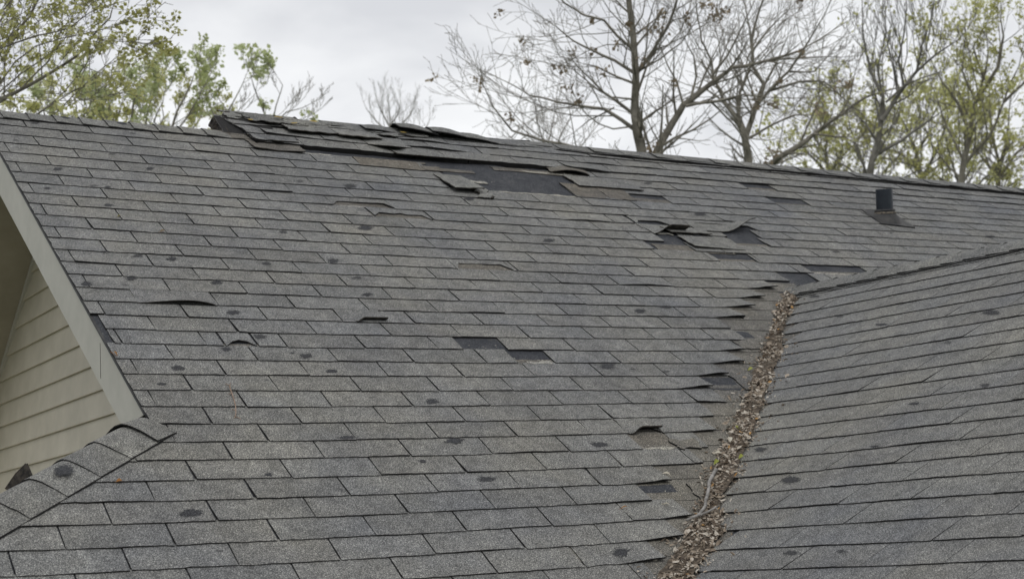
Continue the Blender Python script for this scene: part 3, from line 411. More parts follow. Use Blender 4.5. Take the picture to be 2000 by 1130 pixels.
# patches: thin worn layers lying in the holes and on the valley
def layer(name, P, pts, h, mi_mat, parent, th=.0025, label=None, rag=.006, sub=6, tn=(1, 1, 1), ngon=True, seed=0):
    mb = MB(); ring = []
    n = len(pts)
    for i in range(n):
        p, q = pts[i], pts[(i+1) % n]
        for k in range(sub):
            s = k/sub; a = p[0]+(q[0]-p[0])*s; b = p[1]+(q[1]-p[1])*s
            ring.append((a+rag*smoothn(a*37, b*37, seed+.5), b+rag*smoothn(a*37, b*37, seed+9.5)))
    top = [P(a, b, h) for a, b in ring]; bot = [P(a, b, h-th) for a, b in ring]; m_ = len(ring)
    mb.add(top, [tuple(range(m_))], 0, tn)
    for i in range(m_):
        j = (i+1) % m_; mb.quad(bot[i], bot[j], top[j], top[i], 1)
    return mb.build(name, [mi_mat, M['butt']], parent, label=label)
def uvq(u0, u1, v0, v1, du=0): return [F(u0, v0), F(u1, v0), F(u1+du, v1), F(u0+du, v1)]
for i, (q, h, mt, rag) in enumerate([
    (uvq(8.7, 10.2, 17.9, 18.75), .0025, 'worn', .01), (uvq(4.5, 5.45, 14.95, 15.75), .003, 'worn', .01), (uvq(3.5, 4.5, 20.98, 21.5), .003, 'worn', .006), (uvq(4.0, 5.0, 19.98, 20.5), .003, 'worn', .006),
    (uvq(9.2, 10.5, 24.0, 24.5), .003, 'worn', .01), (uvq(4.4, 5.1, 1.0, 1.95), .003, 'worn', .01), (uvq(7.4, 9.3, 26.9, 27.35), .003, 'worn', .015), (uvq(4.9, 6.1, 26.9, 27.16), .0025, 'worn', .01),
    (uvq(3.96, 4.5, 6.98, 7.3), .003, 'worn', .012), (uvq(10.5, 11.2, 18.98, 19.3), .003, 'worn', .01), (uvq(9.6, 10.4, 16.98, 17.3), .003, 'worn', .01),
    (uvq(12.95, 13.6, 26.98, 27.35), .003, 'worn', .008), (uvq(13.0, 13.85, 24.98, 25.25), .003, 'worn', .008), (uvq(11.2, 12.7, 15.9, 16.25), .003, 'liner', .01), (uvq(6.1, 6.9, 26.2, 26.55), .003, 'worn', .01),
    (uvq(4.0, 4.9, -2.0, -1.62), .003, 'liner', .012), (uvq(.2, .66, 7.98, 8.2), .0028, 'worn', .004)]):
    layer('worn_patch', PM, q, h, M[mt], roof, rag=rag, seed=i*3.1)
# brown-topped tabs on both sides of the bare felt: their normally covered upper part shows
for i, (u0, u1, v0, v1) in enumerate([(8.45, 9.1, 24.05, 25.75), (9.1, 9.65, 24.05, 25.5), (4.75, 5.9, 25.95, 26.98), (5.9, 6.25, 26.0, 26.5)]):
    o = layer('exposed_shingle', PM, uvq(u0, u1, v0, v1), .008+.001*i, M['worn' if i != 0 else 'worn'], roof, th=.007, rag=.008, seed=40+i, tn=(1.05, 1.03, 1.0))
# valley lining on both planes -------------------------------------------------
mb = MB()
for k in range(26):
    b1 = F(8, 15-k)[1]; b0 = F(8, 14-k)[1]-.004
    if b1 < -1.0: break
    for P in ('m',):
        r0, r1 = valley_a(b0), valley_a(b1)
        pts = []
        nx = 10
        rows = []
        for b, hh in ((b0, .0032), (b1, .0008)):
            va = valley_a(b); row = []
            for j in range(nx+1):
                s = j/nx; w = .62*(1-s)-.001
                a = va-w
                row.append(PM(a, b, hh))
            rows.append(row)
        tn = .94+.12*hsh(k, 2, 8)
        mb.grid(rows, 0, (tn, tn, tn)); mb.grid([[p-NM*.003 for p in rows[0]], rows[0]], 1)
lin = mb.build('valley_lining', [M['liner'], M['butt']], roof)
for i, (q, rag) in enumerate([(uvq(6.45, 7.0, 4.95, 5.9), .012), (uvq(3.95, 4.42, -1.95, -1.1), .01), (uvq(9.95, 10.3, 13.2, 13.8), .01), (uvq(8.0, 8.3, 9.1, 9.8), .008)]):
    layer('bare_felt', PM, q, .0026, M['felt'], roof, th=.001, rag=rag, seed=70+i)
# ragged lifted scraps beside the valley
for i, (q, h) in enumerate([(uvq(6.5, 7.25, 2.9, 3.5), .010), (uvq(5.0, 5.35, .9, 1.5), .010), (uvq(4.6, 5.0, -2.9, -1.1), .009), (uvq(7.0, 7.6, 4.9, 6.0), .008), (uvq(7.8, 8.3, 8.2, 8.9), .008)]):
    layer('torn_scrap', PM, q, h, M['liner'], roof, th=.006, rag=.022, seed=90+i)
# ---- wing roof
KV = (VB-VA).dot(WD)/(VB-VA).dot(WU)
def wv(b): return KV*b
mb = MB()
CW = .028
WR = -6.2
deck_poly(PW, [(wv(-3.75), -3.75), (WR, -3.75), (WR, CW), (wv(CW), CW)][::-1], .05, 2)
WUB = Vector((-WU.x*-1, 0, 0))
# back slope of the wing: mirror of the up-slope direction about the vertical plane through the ridge
_hz = Vector((WU.x, WU.y, 0)); WDN = (_hz*1.0+Vector((0, 0, -WU.z))).normalized()
def PWB(a, b, h=0): return PW(a, CW, 0)+WDN*b
for k in range(1):
    c = [PWB(.4, 0), PWB(WR, 0), PWB(WR, 3.4), PWB(.4, 3.4)]; mb.quad(*c, 0, (.9, .9, .9))
for i in range(-1, 27):
    v = -i
    for n in range(-14, 24):
        u0, u1 = float(n), n+1.0
        a0, b0 = WF(u0, v); a1, _ = WF(u1, v)
        def WFr(u, vv, a_=a0, u_=u0): return (a_+.30*(u-u_), WF(u, vv)[1])
        lim = wv(b0)-.035-.03*hsh(i, 3, 4)
        if a0 > lim-.03 or a1 < WR: continue
        add_tab(mb, PW, WFr, u0, u1, v, v+1, .0026, (i, n, 50), clampa=lambda a, b, L_=lim: max(WR, min(a, L_+(b-b0)*KV*.5+.008*smoothn(b*40, 5))), clampb=lambda a, b: min(b, CW-.005), shear=-.034, t=.0080)
wing = mb.build('wing_roof', [M['shingle'], M['butt'], M['felt']], house, label='lower wing roof slope of grey shingles right of the leafy valley')
# lining on the wing side of the valley
mb = MB()
rows = []
for k in range(40):
    b = .03-k*.1
    rows.append([PW(wv(b)-w, b, .0012) for w in (.0, .05, .1, .16)])
mb.grid(rows, 0, (.95, .95, .95)); mb.build('valley_lining', [M['liner']], wing)

# ---------------------------------------------------------------- caps
def cap(name, C0, Dv, S1, S2, Ls, w1, w2, parent, hfront=.010, hback=.002, r=.022, bulge=0, edge=0, key=0, label=None, tilt=0, tn=None, ragl=.004):
    """folded cap: C0 crest point at its exposed (butt) end, Dv towards the covered end, S1/S2 unit vectors down each side"""
    mb = MB(); up = -(S1+S2).normalized(); nx, ny = 12, 5
    tops = []
    for j in range(ny+1):
        y = j/ny; row = []
        for i in range(nx+1):
            s = -w2+(w1+w2)*i/nx
            q = math.sqrt(s*s+r*r)-r
            ln = Ls*y+(ragl*smoothn(s*30, key*3.3) if j == 0 else 0)
            p = C0+Dv*ln+(S1+S2)*(q/2)+(S1-S2)*(s/2)+(S1+S2)*(r*.42)
            lift = hfront*(1-y)+hback*y
            lift += bulge*math.sin(math.pi*min(1, y*1.1))*max(0, 1-abs(s)/max(w1, w2))
            e = abs(s)/(w1 if s > 0 else w2)
            lift += edge*e**2*(1-.5*y)+.0012*smoothn(s*14, y*3, key)+tilt*s
            nrm = (up*(r/(abs(s)+r))+( (S1.cross(Dv)) if s > 0 else -(S2.cross(Dv)))*(abs(s)/(abs(s)+r)))
            if nrm.dot(up) < 0: nrm = up
            p = p+nrm.normalized()*lift
            row.append(p)
        tops.append(row)
    if tn is None:
        g = .88+.24*hsh(key, 1, 2); tn = (g*1.0, g, g*.985)
    mb.grid(tops, 0, tn)
    d = up*-.0055
    bots = [[p+d for p in r_] for r_ in tops]
    mb.grid(bots, 1, flip=True)
    mb.grid([bots[0], tops[0]], 1); mb.grid([bots[-1], tops[-1]], 1, flip=True)
    mb.grid([[r_[0] for r_ in bots], [r_[0] for r_ in tops]], 1, flip=True); mb.grid([[r_[-1] for r_ in bots], [r_[-1] for r_ in tops]], 1)
    return mb.build(name, [M['shingle'], M['butt']], parent, smooth=False, label=label)
SF = -US; SB = USB
a = -.52; k = 0
while a < AS-.02:
    L_ = min(.17, AS-a-.004)
    cap('ridge_cap', PM(a, CL, .004), X, SF, SB, L_, .115, .13, roof, hfront=.013, hback=.004, key=k+200)
    a += .127; k += 1
a = .905; k = 0
while a < 8.6:
    kw = {}
    far = a > 2.5
    w1 = .10 if far else .085
    blg = 0; hf = .010 if far else .008; tl = 0
    if 1.5 < a < 2.4: hf = .022; blg = .016
    if a < 1.6: w1 = .05+.05*hsh(k, 9)
    step = .24 if far else .20
    cap('ridge_cap', PM(a, crest(a), (.002+.010*sm(a, 1.3, 2.8)+.044*math.exp(-((a-2.0)/.34)**2)) if a < 2.9 else .016), X, SF, SB, step*1.25, w1+.01*hsh(k, 4), .13, roof, hfront=hf+.004*hsh(k, 3), hback=.004, bulge=blg, edge=.004, key=k+300)
    a += step*(.93+.14*hsh(k, 5)); k += 1
# starter layers that show as a thick dark double edge below the right-hand caps
def strip(name, a0, a1, b0, b1, h0, h1, parent, P=PM, n=60, wob=.008, mat='shingle', seed=0, th=.007, step=.33):
    mb = MB(); r0 = []; r1 = []
    for i in range(n+1):
        a = a0+(a1-a0)*i/n; sag = h0*(1+.35*smoothn(a*5.3, seed))+.006*math.exp(-((a/step) % 1)*5)
        r0.append((a, b0+wob*smoothn(a*6, seed+2.), sag)); r1.append((a, b1, h1))
    t0 = [P(*p) for p in r0]; t1 = [P(*p) for p in r1]; bt = [P(p[0], p[1], p[2]-th) for p in r0]
    mb.grid([t0, t1], 0, (.9, .9, .9)); mb.grid([bt, t0], 1)
    bb = [P(p[0], p[1], p[2]-th) for p in r1]; mb.grid([bt, bb], 1, flip=True)
    mb.grid([[bt[0], t0[0]], [bb[0], t1[0]]], 1); mb.grid([[bt[-1], t0[-1]], [bb[-1], t1[-1]]], 1)
    return mb.build(name, [M[mat], M['butt']], parent)
strip('ridge_starter_strip', 2.2, 8.6, CR_-.118, CR_-.01, .025, .022, roof, n=160, seed=1, th=.024)
strip('ridge_starter_strip', 2.6, 8.6, CR_-.130, CR_-.03, .008, .009, roof, n=160, seed=5, th=.007, mat='butt')
# wing ridge caps
S1W = -WU; S2W = WDN.copy()
k = 0; a = .10
while a > WR:
    L_ = .17
    cap('ridge_cap', PW(a-.15, CW, .036), WD, S1W, S2W, L_, .124, .12, wing, hfront=.010, hback=.003, key=k+500, r=.065, edge=-.030)
    a -= .122; k += 1
strip('ridge_starter_strip', WR, .02, -.112, CW-.02, .013, .014, wing, P=PW, n=120, seed=8, wob=.004, step=.122)
strip('ridge_starter_strip', WR, .0, -.128, CW-.04, .0065, .009, wing, P=PW, n=120, seed=12, wob=.004, step=.122, th=.003)
# end of the raised right-hand ridge: weathered stack end, layered
mb = MB()
for k in range(7):
    h = .012+k*.010; aa = AS-.012+.006*smoothn(k, 3)-.012*(k/7)
    r0 = []; r1 = []
    for i in range(15):
        b = 3.28+(crest(.9)+.005-3.28)*i/14
        hh = min(h*.5, .006+.12*(b-3.26))
        r0.append(PM(aa+.008*smoothn(b*30, k*2.), b, hh)); r1.append(PM(aa+.30, b, hh-.002))
    mb.grid([r0, r1], 0 if k == 6 else 1, (.8, .8, .8), flip=True)
rr0 = []; rr1 = []; rr2 = []
for i in range(25):
    b = 3.24+(crest(.9)+.004-3.24)*i/24; j = .012*smoothn(b*45, 7.)
    top = min(.026, .006+.10*(b-3.24))
    rr0.append(PM(AS-.035+j+.10*max(0, (3.34-b)), b, -.03)); rr1.append(PM(AS-.022+j*1.6+.12*max(0, 3.34-b), b, top*.55)); rr2.append(PM(AS+.012+j, b, top))
mb.grid([rr0, rr1, rr2], 2)
# vertical gable-like face under the raised crest
yb = []
c0 = PM(AS-.002, CR_, .02)
mb.add([PM(AS-.004, CL-.16, -.01), PM(AS-.004, crest(.9), .010), PM(AS-.004, crest(.9), .010)+USB*.42], [(0, 1, 2)], 2)
mb.build('ridge_end', [M['shingle'], M['butt'], M['endwood']], roof, label='dark weathered broken end of the raised ridge section')
# hip caps
HA, HB = Vector((-.40, .405)), Vector((-.77, -.63)).normalized()
H3 = (X*HB.x+US*HB.y).normalized()
S1H = (X*(-HB.y)+US*HB.x); S1H = S1H.normalized()
if S1H.dot(US) > 0: S1H = -S1H
hn = H3.cross(Vector((0, 1, 0))).normalized()
if hn.z < 0: hn = -hn
_p = Vector((H3.y, -H3.x, 0)).normalized()
if _p.y < 0: _p = -_p
S2H = (_p+Vector((0, 0, -.75))); S2H = (S2H-H3*S2H.dot(H3)).normalized()
hn = H3.cross(S2H).normalized()
if hn.z < 0: hn = -hn
if S2H.z > 0: S2H = -S2H
k = 0
for d, L_, hf in ((.04, .04, .005), (.105, .11, .020), (.255, .23, .012), (.415, .24, .012), (.580, .24, .012), (.755, .24, .012), (.93, .24, .012), (1.10, .24, .012), (1.27, .24, .012), (1.44, .24, .012), (1.61, .24, .012), (1.78, .24, .012), (1.95, .24, .012)):
    cc = PM(HA.x, HA.y, .010)+H3*d
    cap('hip_cap', cc, -H3, S1H, S2H, L_, .150, .14, roof, hfront=hf, hback=.004, key=k+700, r=.032, edge=-.009, label='hip cap with its lower edge bent up' if k == 1 else None)
    k += 1
mb = MB()  # lifted dark flap on the hidden side of the hip
cc = PM(HA.x, HA.y, .0)+H3*.50+S2H*.05
mb.grid([[cc, cc+H3*.05, cc+H3*.10], [cc+H3*.02+Vector((-.01, 0, .062)), cc+H3*.07+Vector((-.01, 0, .048)), cc+H3*.12+Vector((-.01, 0, .02))]], 0)
mb.grid([[cc+Vector((-.005, .003, 0)), cc+H3*.05+Vector((-.005, .003, 0)), cc+H3*.10+Vector((-.005, .003, 0))], [cc+H3*.02+Vector((-.015, .003, .062)), cc+H3*.07+Vector((-.015, .003, .048)), cc+H3*.12+Vector((-.015, .003, .02))]], 0, flip=True)
mb.build('loose_shingle', [M['under']], roof, label='dark flap standing up behind the hip caps')
# hip roof plane (faces left)
mb = MB()
h0 = PM(HA.x, HA.y, -.003); e1 = h0+H3*2.35; t1 = h0-H3*.62
def onhip(x, y): return Vector((x, y, h0.z-((x-h0.x)*hn.x+(y-h0.y)*hn.y)/hn.z))
pl = [t1, e1, e1+S2H*3.2, t1+S2H*3.2]
mb.add(pl, [(3, 2, 1, 0)], 0, (.95, .95, .95)); mb.add([p-Vector((0, 0, .06)) for p in pl], [(0, 1, 2, 3)], 1)
mb.quad(pl[1], pl[2], pl[2]-Vector((0, 0, .06)), pl[1]-Vector((0, 0, .06)), 1)
hiproof = mb.build('hip_roof', [M['shingle'], M['butt']], house)
# ---------------------------------------------------------------- gable wall, rake board, soffit, walls
XW = 2.2; XR = 1.766
VD = Vector((0, 0, -.205))
rk0 = PM(-.364, CL, -.002); rk1 = PM(-.364, .40, -.002)
mb = MB()
mb.box(rk0+Vector((-.0, 0, 0)), Vector((.022, 0, 0)), rk1-rk0, VD, 0)
rb = mb.build('rake_board', [M['board']], house, label='painted board along the left roof edge')
bv = rb.modifiers.new('b', 'BEVEL'); bv.width = .003; bv.segments = 1
mb = MB(); kb0 = rk0; kb1 = rk0+USB*4.4
mb.box(kb0+Vector((0, .004, 0)), Vector((.022, 0, 0)), kb1-kb0, VD, 0); mb.build('rake_board', [M['board']], house)
# drip edge
mb = MB(); mb.box(PM(-.369, CL, -.010), X*.008, -US*(CL-.40), NM*.009, 0); mb.build('drip_edge', [M['flash']], house)
# joint line in the board (butt joint) is a shallow groove
mb = MB(); j0 = PM(-.3650, 1.02, -.02); mb.box(j0+Vector((0, 0, -.15)), Vector((.002, 0, 0)), Vector((0, .0018, 0)), Vector((0, 0, .13)), 0); mb.build('board_joint', [M['butt']], rb)
# soffits
mb = MB()
for P0, dirn in ((rk0, -US), (rk0, USB)):
    a0 = P0+VD*.93; a1 = a0+dirn*(3.6 if dirn == -US else 4.4)
    mb.quad(a0+X*.02, a1+X*.02, a1+X*.45, a0+X*.45, 0); mb.quad(a0+X*.02+Vector((0, 0, .012)), a1+X*.02+Vector((0, 0, .012)), a1+X*.45+Vector((0, 0, .012)), a0+X*.45+Vector((0, 0, .012)), 0)
mb.build('soffit', [M['soffit']], house)
# gable wall with lapped siding
ap = rk0+VD*.93; yr, zr = ap.y, ap.z; tp = math.tan(PT)
mb = MB(); z = 4.6; ex = .1222; k = 0
z = 6.038-ex*14
while z < zr:
    z1 = min(z+ex, zr)
    def yb_(zz): return max(0, (zr-zz)/tp)
    w0 = yb_(z); w1 = yb_(z1)
    if True:
        prof = [(0.000, .015), (.06, .0155), (.12, .014), (.55, .008), (.93, .0035), (1.0, .002)]
        rows = []
        for fr, dx in prof:
            zz = z+(z1-z)*fr; ww = yb_(zz)
            rows.append([Vector((XW-dx, yr-ww+(2*ww)*j/2, zz)) for j in range(3)])
        mb.grid(rows, 0, flip=False)
        ww = yb_(z); mb.grid([[Vector((XW-.002, yr-ww+ww*j, z-.0005)) for j in range(3)], [Vector((XW-.015, yr-ww+ww*j, z)) for j in range(3)]], 1)
    z += ex; k += 1
gw = mb.build('gable_wall', [M['siding'], M['siding']], house, label='beige lapped vinyl siding under the left gable')
# frieze trim under the back soffit
mb = MB()
for dirn in (-US, USB):
    q = Vector((XW-.022, yr, zr-.002)); mb.box(q, Vector((.02, 0, 0)), dirn*3.0, Vector((0, 0, -.035)), 0)
mb.build('frieze_trim', [M['board']], house)
# walls below the eaves
mb = MB()
ye = PM(0, -1.15).y+.35; ze = PM(0, -1.15).z-.0
mb.box((0.45, ye, 0), (10.0, 0, 0), (0, 7.0, 0), (0, 0, ze-.06), 0)
mb.box((2.25, yr-2.6, ze-.5), (.1, 0, 0), (0, 5.2, 0), (0, 0, .9), 0)
mb.build('wall', [M['siding']], house)
mb = MB()
p0 = PW(wv(-3.4), -3.4); p1 = PW(WR+.3, -3.4)
mb.box((p1.x, p1.y, 0), Vector((p0.x-p1.x, p0.y-p1.y, 0)), Vector((5.4*.99, 5.4*.151, 0)), (0, 0, p1.z-.12), 0)
mb.build('wall', [M['siding']], house)

# ---------------------------------------------------------------- loose shingles (individual, curled)
def flap(u0, u1, v0, v1, hf, label, mat='shingle', FF=F, P=PM, nu=16, nv=10, th=.004, tn=(1, 1, 1), parent=None, name='loose_shingle', rag=.0, comp=0):
    """s: left->right, q: top->bottom edge; hf(s,q) -> (height, shift up-slope in m, shift right in m)"""
    mb = MB(); G = []; NN = []
    for i in range(nv+1):
        q = i/nv; r = []
        for j in range(nu+1):
            s = j/nu; vv = v1+(v0-v1)*q
            a, b = FF(u0+(u1-u0)*s+(rag*smoothn(q*5, u0, 3.) if j in (0, nu) else 0), vv+(rag*smoothn(s*6+u0, v0) if i == nv else 0))
            h, db, da = hf(s, q); r.append(P(a+da, b+db-comp*max(0, h-.008), h))
        G.append(r)
    B = []
    for i in range(nv+1):
        r = []
        for j in range(nu+1):
            e1 = G[i][min(j+1, nu)]-G[i][max(j-1, 0)]; e2 = G[max(i-1, 0)][j]-G[min(i+1, nv)][j]
            n = e1.cross(e2).normalized(); r.append(G[i][j]-n*th)
        B.append(r)
    mb.grid(G, 0, tn, flip=True); mb.grid(B, 1)
    mb.grid([B[-1], G[-1]], 1); mb.grid([B[0], G[0]], 1, flip=True)
    mb.grid([[r[0] for r in B], [r[0] for r in G]], 1); mb.grid([[r[-1] for r in B], [r[-1] for r in G]], 1, flip=True)
    return mb.build(name, [M[mat], M['under']], parent or roof, label=label)
def curl(q, q0, L_, ang, r=None):
    """curl back beyond q0: returns (height, up-slope shift)"""
    if q <= q0: return 0, 0
    s = (q-q0)*L_; th = ang*(q-q0)/(1-q0); R_ = s/max(th, 1e-5)
    return R_*(1-math.cos(th)), s-R_*math.sin(th)
EX = .116
def hf_f3(s, q):
    k = sm(s, .05, .45); h, db = curl(q, .45, EX*.52, 2.0*k); return .008+h, db, 0
flap(4.5, 5.02, 1.97, 2.98, hf_f3, 'shingle tab curled back on itself above the brown gap near the valley', rag=.04)
def hf_f1(s, q):
    k = sm(s, .1, .6); h, db = curl(q, .25, EX*.8, 1.75*k); return .008+h, db, 0
flap(8.92, 9.75, 19.9, 21.0, hf_f1, 'left of two shingles peeled up in the middle of the right slope', rag=.03)
def hf_f2(s, q):
    k = sm(s, .40, 1.0); return .007+.075*k*k*(.4+.6*q)+.006*q, .05*k*q, .02*k
flap(10.05, 11.25, 20.5, 21.6, hf_f2, 'shingle with its right end curled high like a wing', tn=(.95, .95, .93))
def hf_b1(s, q): return .010+.012*q*(1-s), 0, 0
flap(9.45, 10.5, 18.35, 19.75, hf_b1, 'slipped shingle lying askew between the two peeled ones', tn=(.97, .97, .96), th=.004, rag=.05)
def hf_b2(s, q): return .012+.010*q, 0, 0
flap(9.35, 10.2, 19.95, 20.75, hf_b2, None, tn=(1, 1, .98), th=.005, rag=.05)
def hf_f4(s, q):
    k = sm(s, .25, .5); h, db = curl(q, .62, EX*.55, 2.4*k); return .0085+h, db, 0
flap(2.0, 2.62, 9.95, 10.98, hf_f4, 'shingle with its lower right corner folded up and showing a black underside', rag=.0)
def hf_f6(s, q):
    k = math.sin(math.pi*min(1, max(0, s))**1.5)**.8; return .008+.019*k*q*q, .0, 0
flap(-.52, .47, 10.96, 12.0, hf_f6, 'shingle on the left side bulging off the roof over a black gap', tn=(.94, .94, .96))
def hf_f5(s, q): return .010+.034*q*(.75+.25*s), -.01*q, 0
flap(5.98, 6.5, 23.55, 25.6, hf_f5, 'loose grey plate of shingle tilted up below the bare felt patch', tn=(1.05, 1.05, 1.03), th=.006, rag=.035)
def hf_f5b(s, q): return .010+.006*q, 0, 0
flap(6.38, 6.62, 22.9, 24.3, hf_f5b, 'small broken chip of shingle beside the tilted plate', tn=(1.05, 1.05, 1.03), th=.006, rag=.16)
def hf_g(s, q): return .016+.020*q*math.sin(math.pi*s), 0, 0
flap(8.55, 9.35, 27.05, 28.2, hf_g, 'brownish shingle hanging loose at the right end of the bare felt', mat='worn', rag=.05, th=.005)
def hf_h(s, q): return .010+.012*q*(.3+.7*abs(2*s-1)), 0, 0
flap(3.05, 3.92, 26.85, 28.0, hf_h, 'brown shingle slipped out from under the left end of the raised shingles', mat='worn', rag=.03, th=.005)
def hf_i(s, q): return .010+.010*q, 0, 0
flap(8.75, 10.1, 25.35, 26.9, hf_i, 'large slipped shingle to the right of the bare felt', tn=(1.02, 1.01, .99), rag=.06, th=.006)
flap(2.5, 3.6, 28.0, 28.9, lambda s, q: (.006+.012*q*s, 0, 0), 'shingle tucked under the torn left edge of the raised section', mat='worn', th=.004)
for i, q in enumerate([uvq(6.3, 6.9, 24.95, 25.2), uvq(6.9, 8.4, 23.98, 24.12), uvq(5.0, 6.0, 26.5, 26.62), uvq(3.8, 4.4, 26.98, 27.1), uvq(8.0, 9.0, 26.95, 27.1), uvq(4.1, 4.45, 6.98, 7.16), uvq(11.3, 12.0, 15.96, 16.08), uvq(9.1, 9.4, 19.9, 20.1), uvq(3.6, 4.0, 20.95, 21.07), uvq(4.55, 4.95, .98, 1.12)]):
    layer('scraped_edge', PM, q, .0046, M['residue'], roof, th=.002, rag=.014, sub=9, seed=130+i*2.3)
# thick lower edge of the raised sheet: stacked, uneven lower layers
for k, (u0, u1, dv_, h) in enumerate([(3.15, 4.3, -.04, .012), (3.15, 3.95, .30, .026), (4.5, 5.3, -.10, .006), (6.0, 7.0, -.10, .009), (7.5, 8.4, -.12, .008), (5.3, 5.9, -.05, .010)]):
    flap(u0, u1, 27.97+dv_, 28.8, lambda s, q, h=h, k=k: (h+.010*q*smoothn(s*3+k, q)+.006*q*math.sin(math.pi*s), 0, 0), None, tn=(.85, .85, .86), th=.005, rag=.07, comp=2.7)
# splintered stack along the raised ridge, with lichen on the broken ends
for k in range(9):
    u0 = 2.98+k*.36+.1*hsh(k, 1); u1 = u0+.5+.5*hsh(k, 2); vv = 30.35+.55*hsh(k, 3)
    g = .8+.3*hsh(k, 6)
    flap(u0, u1, vv, vv+.9, lambda s, q, k=k: (.026+.012*hsh(k, 4)+.010*q*smoothn(s*2.5+k*3, q*2)+.008*s*(1 if k % 3 else -.5)*q, 0, 0), None, tn=(g, g, g*.98), th=.005, rag=.18, comp=2.7)
# dislodged shingles forming the dark folded ledge
flap(3.95, 4.85, 29.9, 30.7, lambda s, q: (.030+.018*q, 0, 0), None, tn=(.95, .95, .95), th=.005, rag=.1, comp=2.7)
flap(4.8, 5.6, 29.85, 30.75, lambda s, q: (.030+.024*q, 0, 0), 'shingle lifted off the raised section over a deep dark gap', tn=(1.04, 1.04, 1.02), th=.006, rag=.08, comp=2.7)
flap(5.25, 6.05, 28.9, 30.0, lambda s, q: (.030+.030*q*math.sin(math.pi*s)**2, 0, 0), 'shingle humped up over a black opening near the ridge', tn=(.98, .98, .98), th=.005, rag=.05, comp=2.7)
flap(5.6, 6.55, 27.98, 29.0, lambda s, q: (.024+.012*q, 0, 0), None, tn=(.97, .97, .96), th=.006, rag=.05, comp=2.7)
flap(6.56, 7.6, 28.0, 29.0, lambda s, q: (.022+.014*q*(1-s), 0, 0), None, tn=(1.05, 1.04, 1.02), th=.006, rag=.06, comp=2.7)
mb = MB()
for k, (u, v, w, h) in enumerate([(2.98, 30.0, .10, .02), (3.95, 31.6, .09, .075), (4.55, 31.5, .10, .078), (4.15, 31.0, .07, .07), (6.75, 31.7, .12, .070), (7.5, 31.6, .10, .060), (6.2, 31.2, .08, .068), (3.4, 30.9, .07, .06)]):
    a, b = F(u, v)
    pts = [(a+w*.26*math.cos(t)*(.7+.5*hsh(k, i)), b+w*.10*math.sin(t)*(.7+.5*hsh(k, i, 2))) for i, t in enumerate([j*math.tau/9 for j in range(9)])]
    h *= .72
    mb.add([PM(p[0], p[1]-2.7*h, h+.004*smoothn(p[0]*30, k)) for p in pts], [tuple(range(9))], 0)
mb.build('lichen', [M['moss']], roof)
# granules lost in hail bruises
def surf(a, b, wing_):
    if wing_: v = -(-(b+.107)/.1363)
    else:
        u, v = a/.33, b/.1165
        for _ in range(4):
            f0 = F(u, v); u += (a-f0[0])/.33; v += (b-f0[1])/.1165
    fr = v-math.floor(v)
    return .0018+T0*(1-TS*fr)
def spots(lst, P, parent, hbase, seed):
    mb = MB(); rad = []
    for i, (ca, cb, ax, ay, bx, by, st) in enumerate(lst):
        sc_ = .75+.4*hsh(i, 1); ax *= sc_; ay *= sc_; bx *= sc_*(.8+.4*hsh(i, 2)); by *= sc_*(.8+.4*hsh(i, 2)); st *= .70+.3*hsh(i, 3)
        nr, na = 4, 20; k0 = len(mb.v); vs = []; fs = []
        for r in range(nr+1):
            rr = r/nr*1.5
            for j in range(na):
                th = math.tau*j/na; c, s = math.cos(th)*rr, math.sin(th)*rr
                wob = 1+.32*smoothn(math.cos(th)*1.2+i*3.7, math.sin(th)*1.2, seed)
                aa, bb = ca+(ax*c+bx*s)*wob, cb+(ay*c+by*s)*wob; vs.append(P(aa, bb, surf(aa, bb, hbase))); rad.append((rr, min(1, st), 0, 1))
        for r in range(nr):
            for j in range(na): fs.append((r*na+j, r*na+(j+1) % na, (r+1)*na+(j+1) % na, (r+1)*na+j)[::-1])
        mb.add(vs, fs, 0, (.96, .96, .97))
    return mb.build('hail_bruise', [M['spot']], parent, extra=rad)
sp = spots(D['SP'], PM, roof, 0, 3.); sp['kind'] = 'stuff'; sp['label'] = 'dark round bruises where granules are missing'
sp = spots(D['WSP'], PW, wing, 1, 7.); sp['kind'] = 'stuff'; sp['label'] = 'dark streaky bruises where granules are missing'
# bruises on caps
def capspot(C, e1, e2, r1, r2, parent):
    mb = MB(); rad = []; vs = []; fs = []; na = 20
    n = e1.cross(e2).normalized()
    if n.z < 0: n = -n
    for r in range(5):
        rr = r/4*1.7
        for j in range(na):
            th = math.tau*j/na; w = 1+.2*smoothn(math.cos(th)+C.x*9, math.sin(th), 2.)
            vs.append(C+e1*(r1*rr*math.cos(th)*w)+e2*(r2*rr*math.sin(th)*w)-n*(.0012*r)); rad.append((rr, 1, 0, 1))
    for r in range(4):
        for j in range(na): fs.append((r*na+j, r*na+(j+1) % na, (r+1)*na+(j+1) % na, (r+1)*na+j)[::-1])
    mb.add(vs, fs, 0, (.95, .95, .96)); return mb.build('bruise', [M['spot']], parent, extra=rad)
capspot(PM(HA.x, HA.y, .016)+H3*.49+S1H*.062+(-S1H.cross(-H3)).normalized()*0+NM*.012, H3, S1H, .034, .026, roof)
for x_, b_ in ((-.07+.0, 3.272), (.215, 3.265)):
    capspot(PM(x_+.11, b_, .016), X, US, .026, .018, roof)
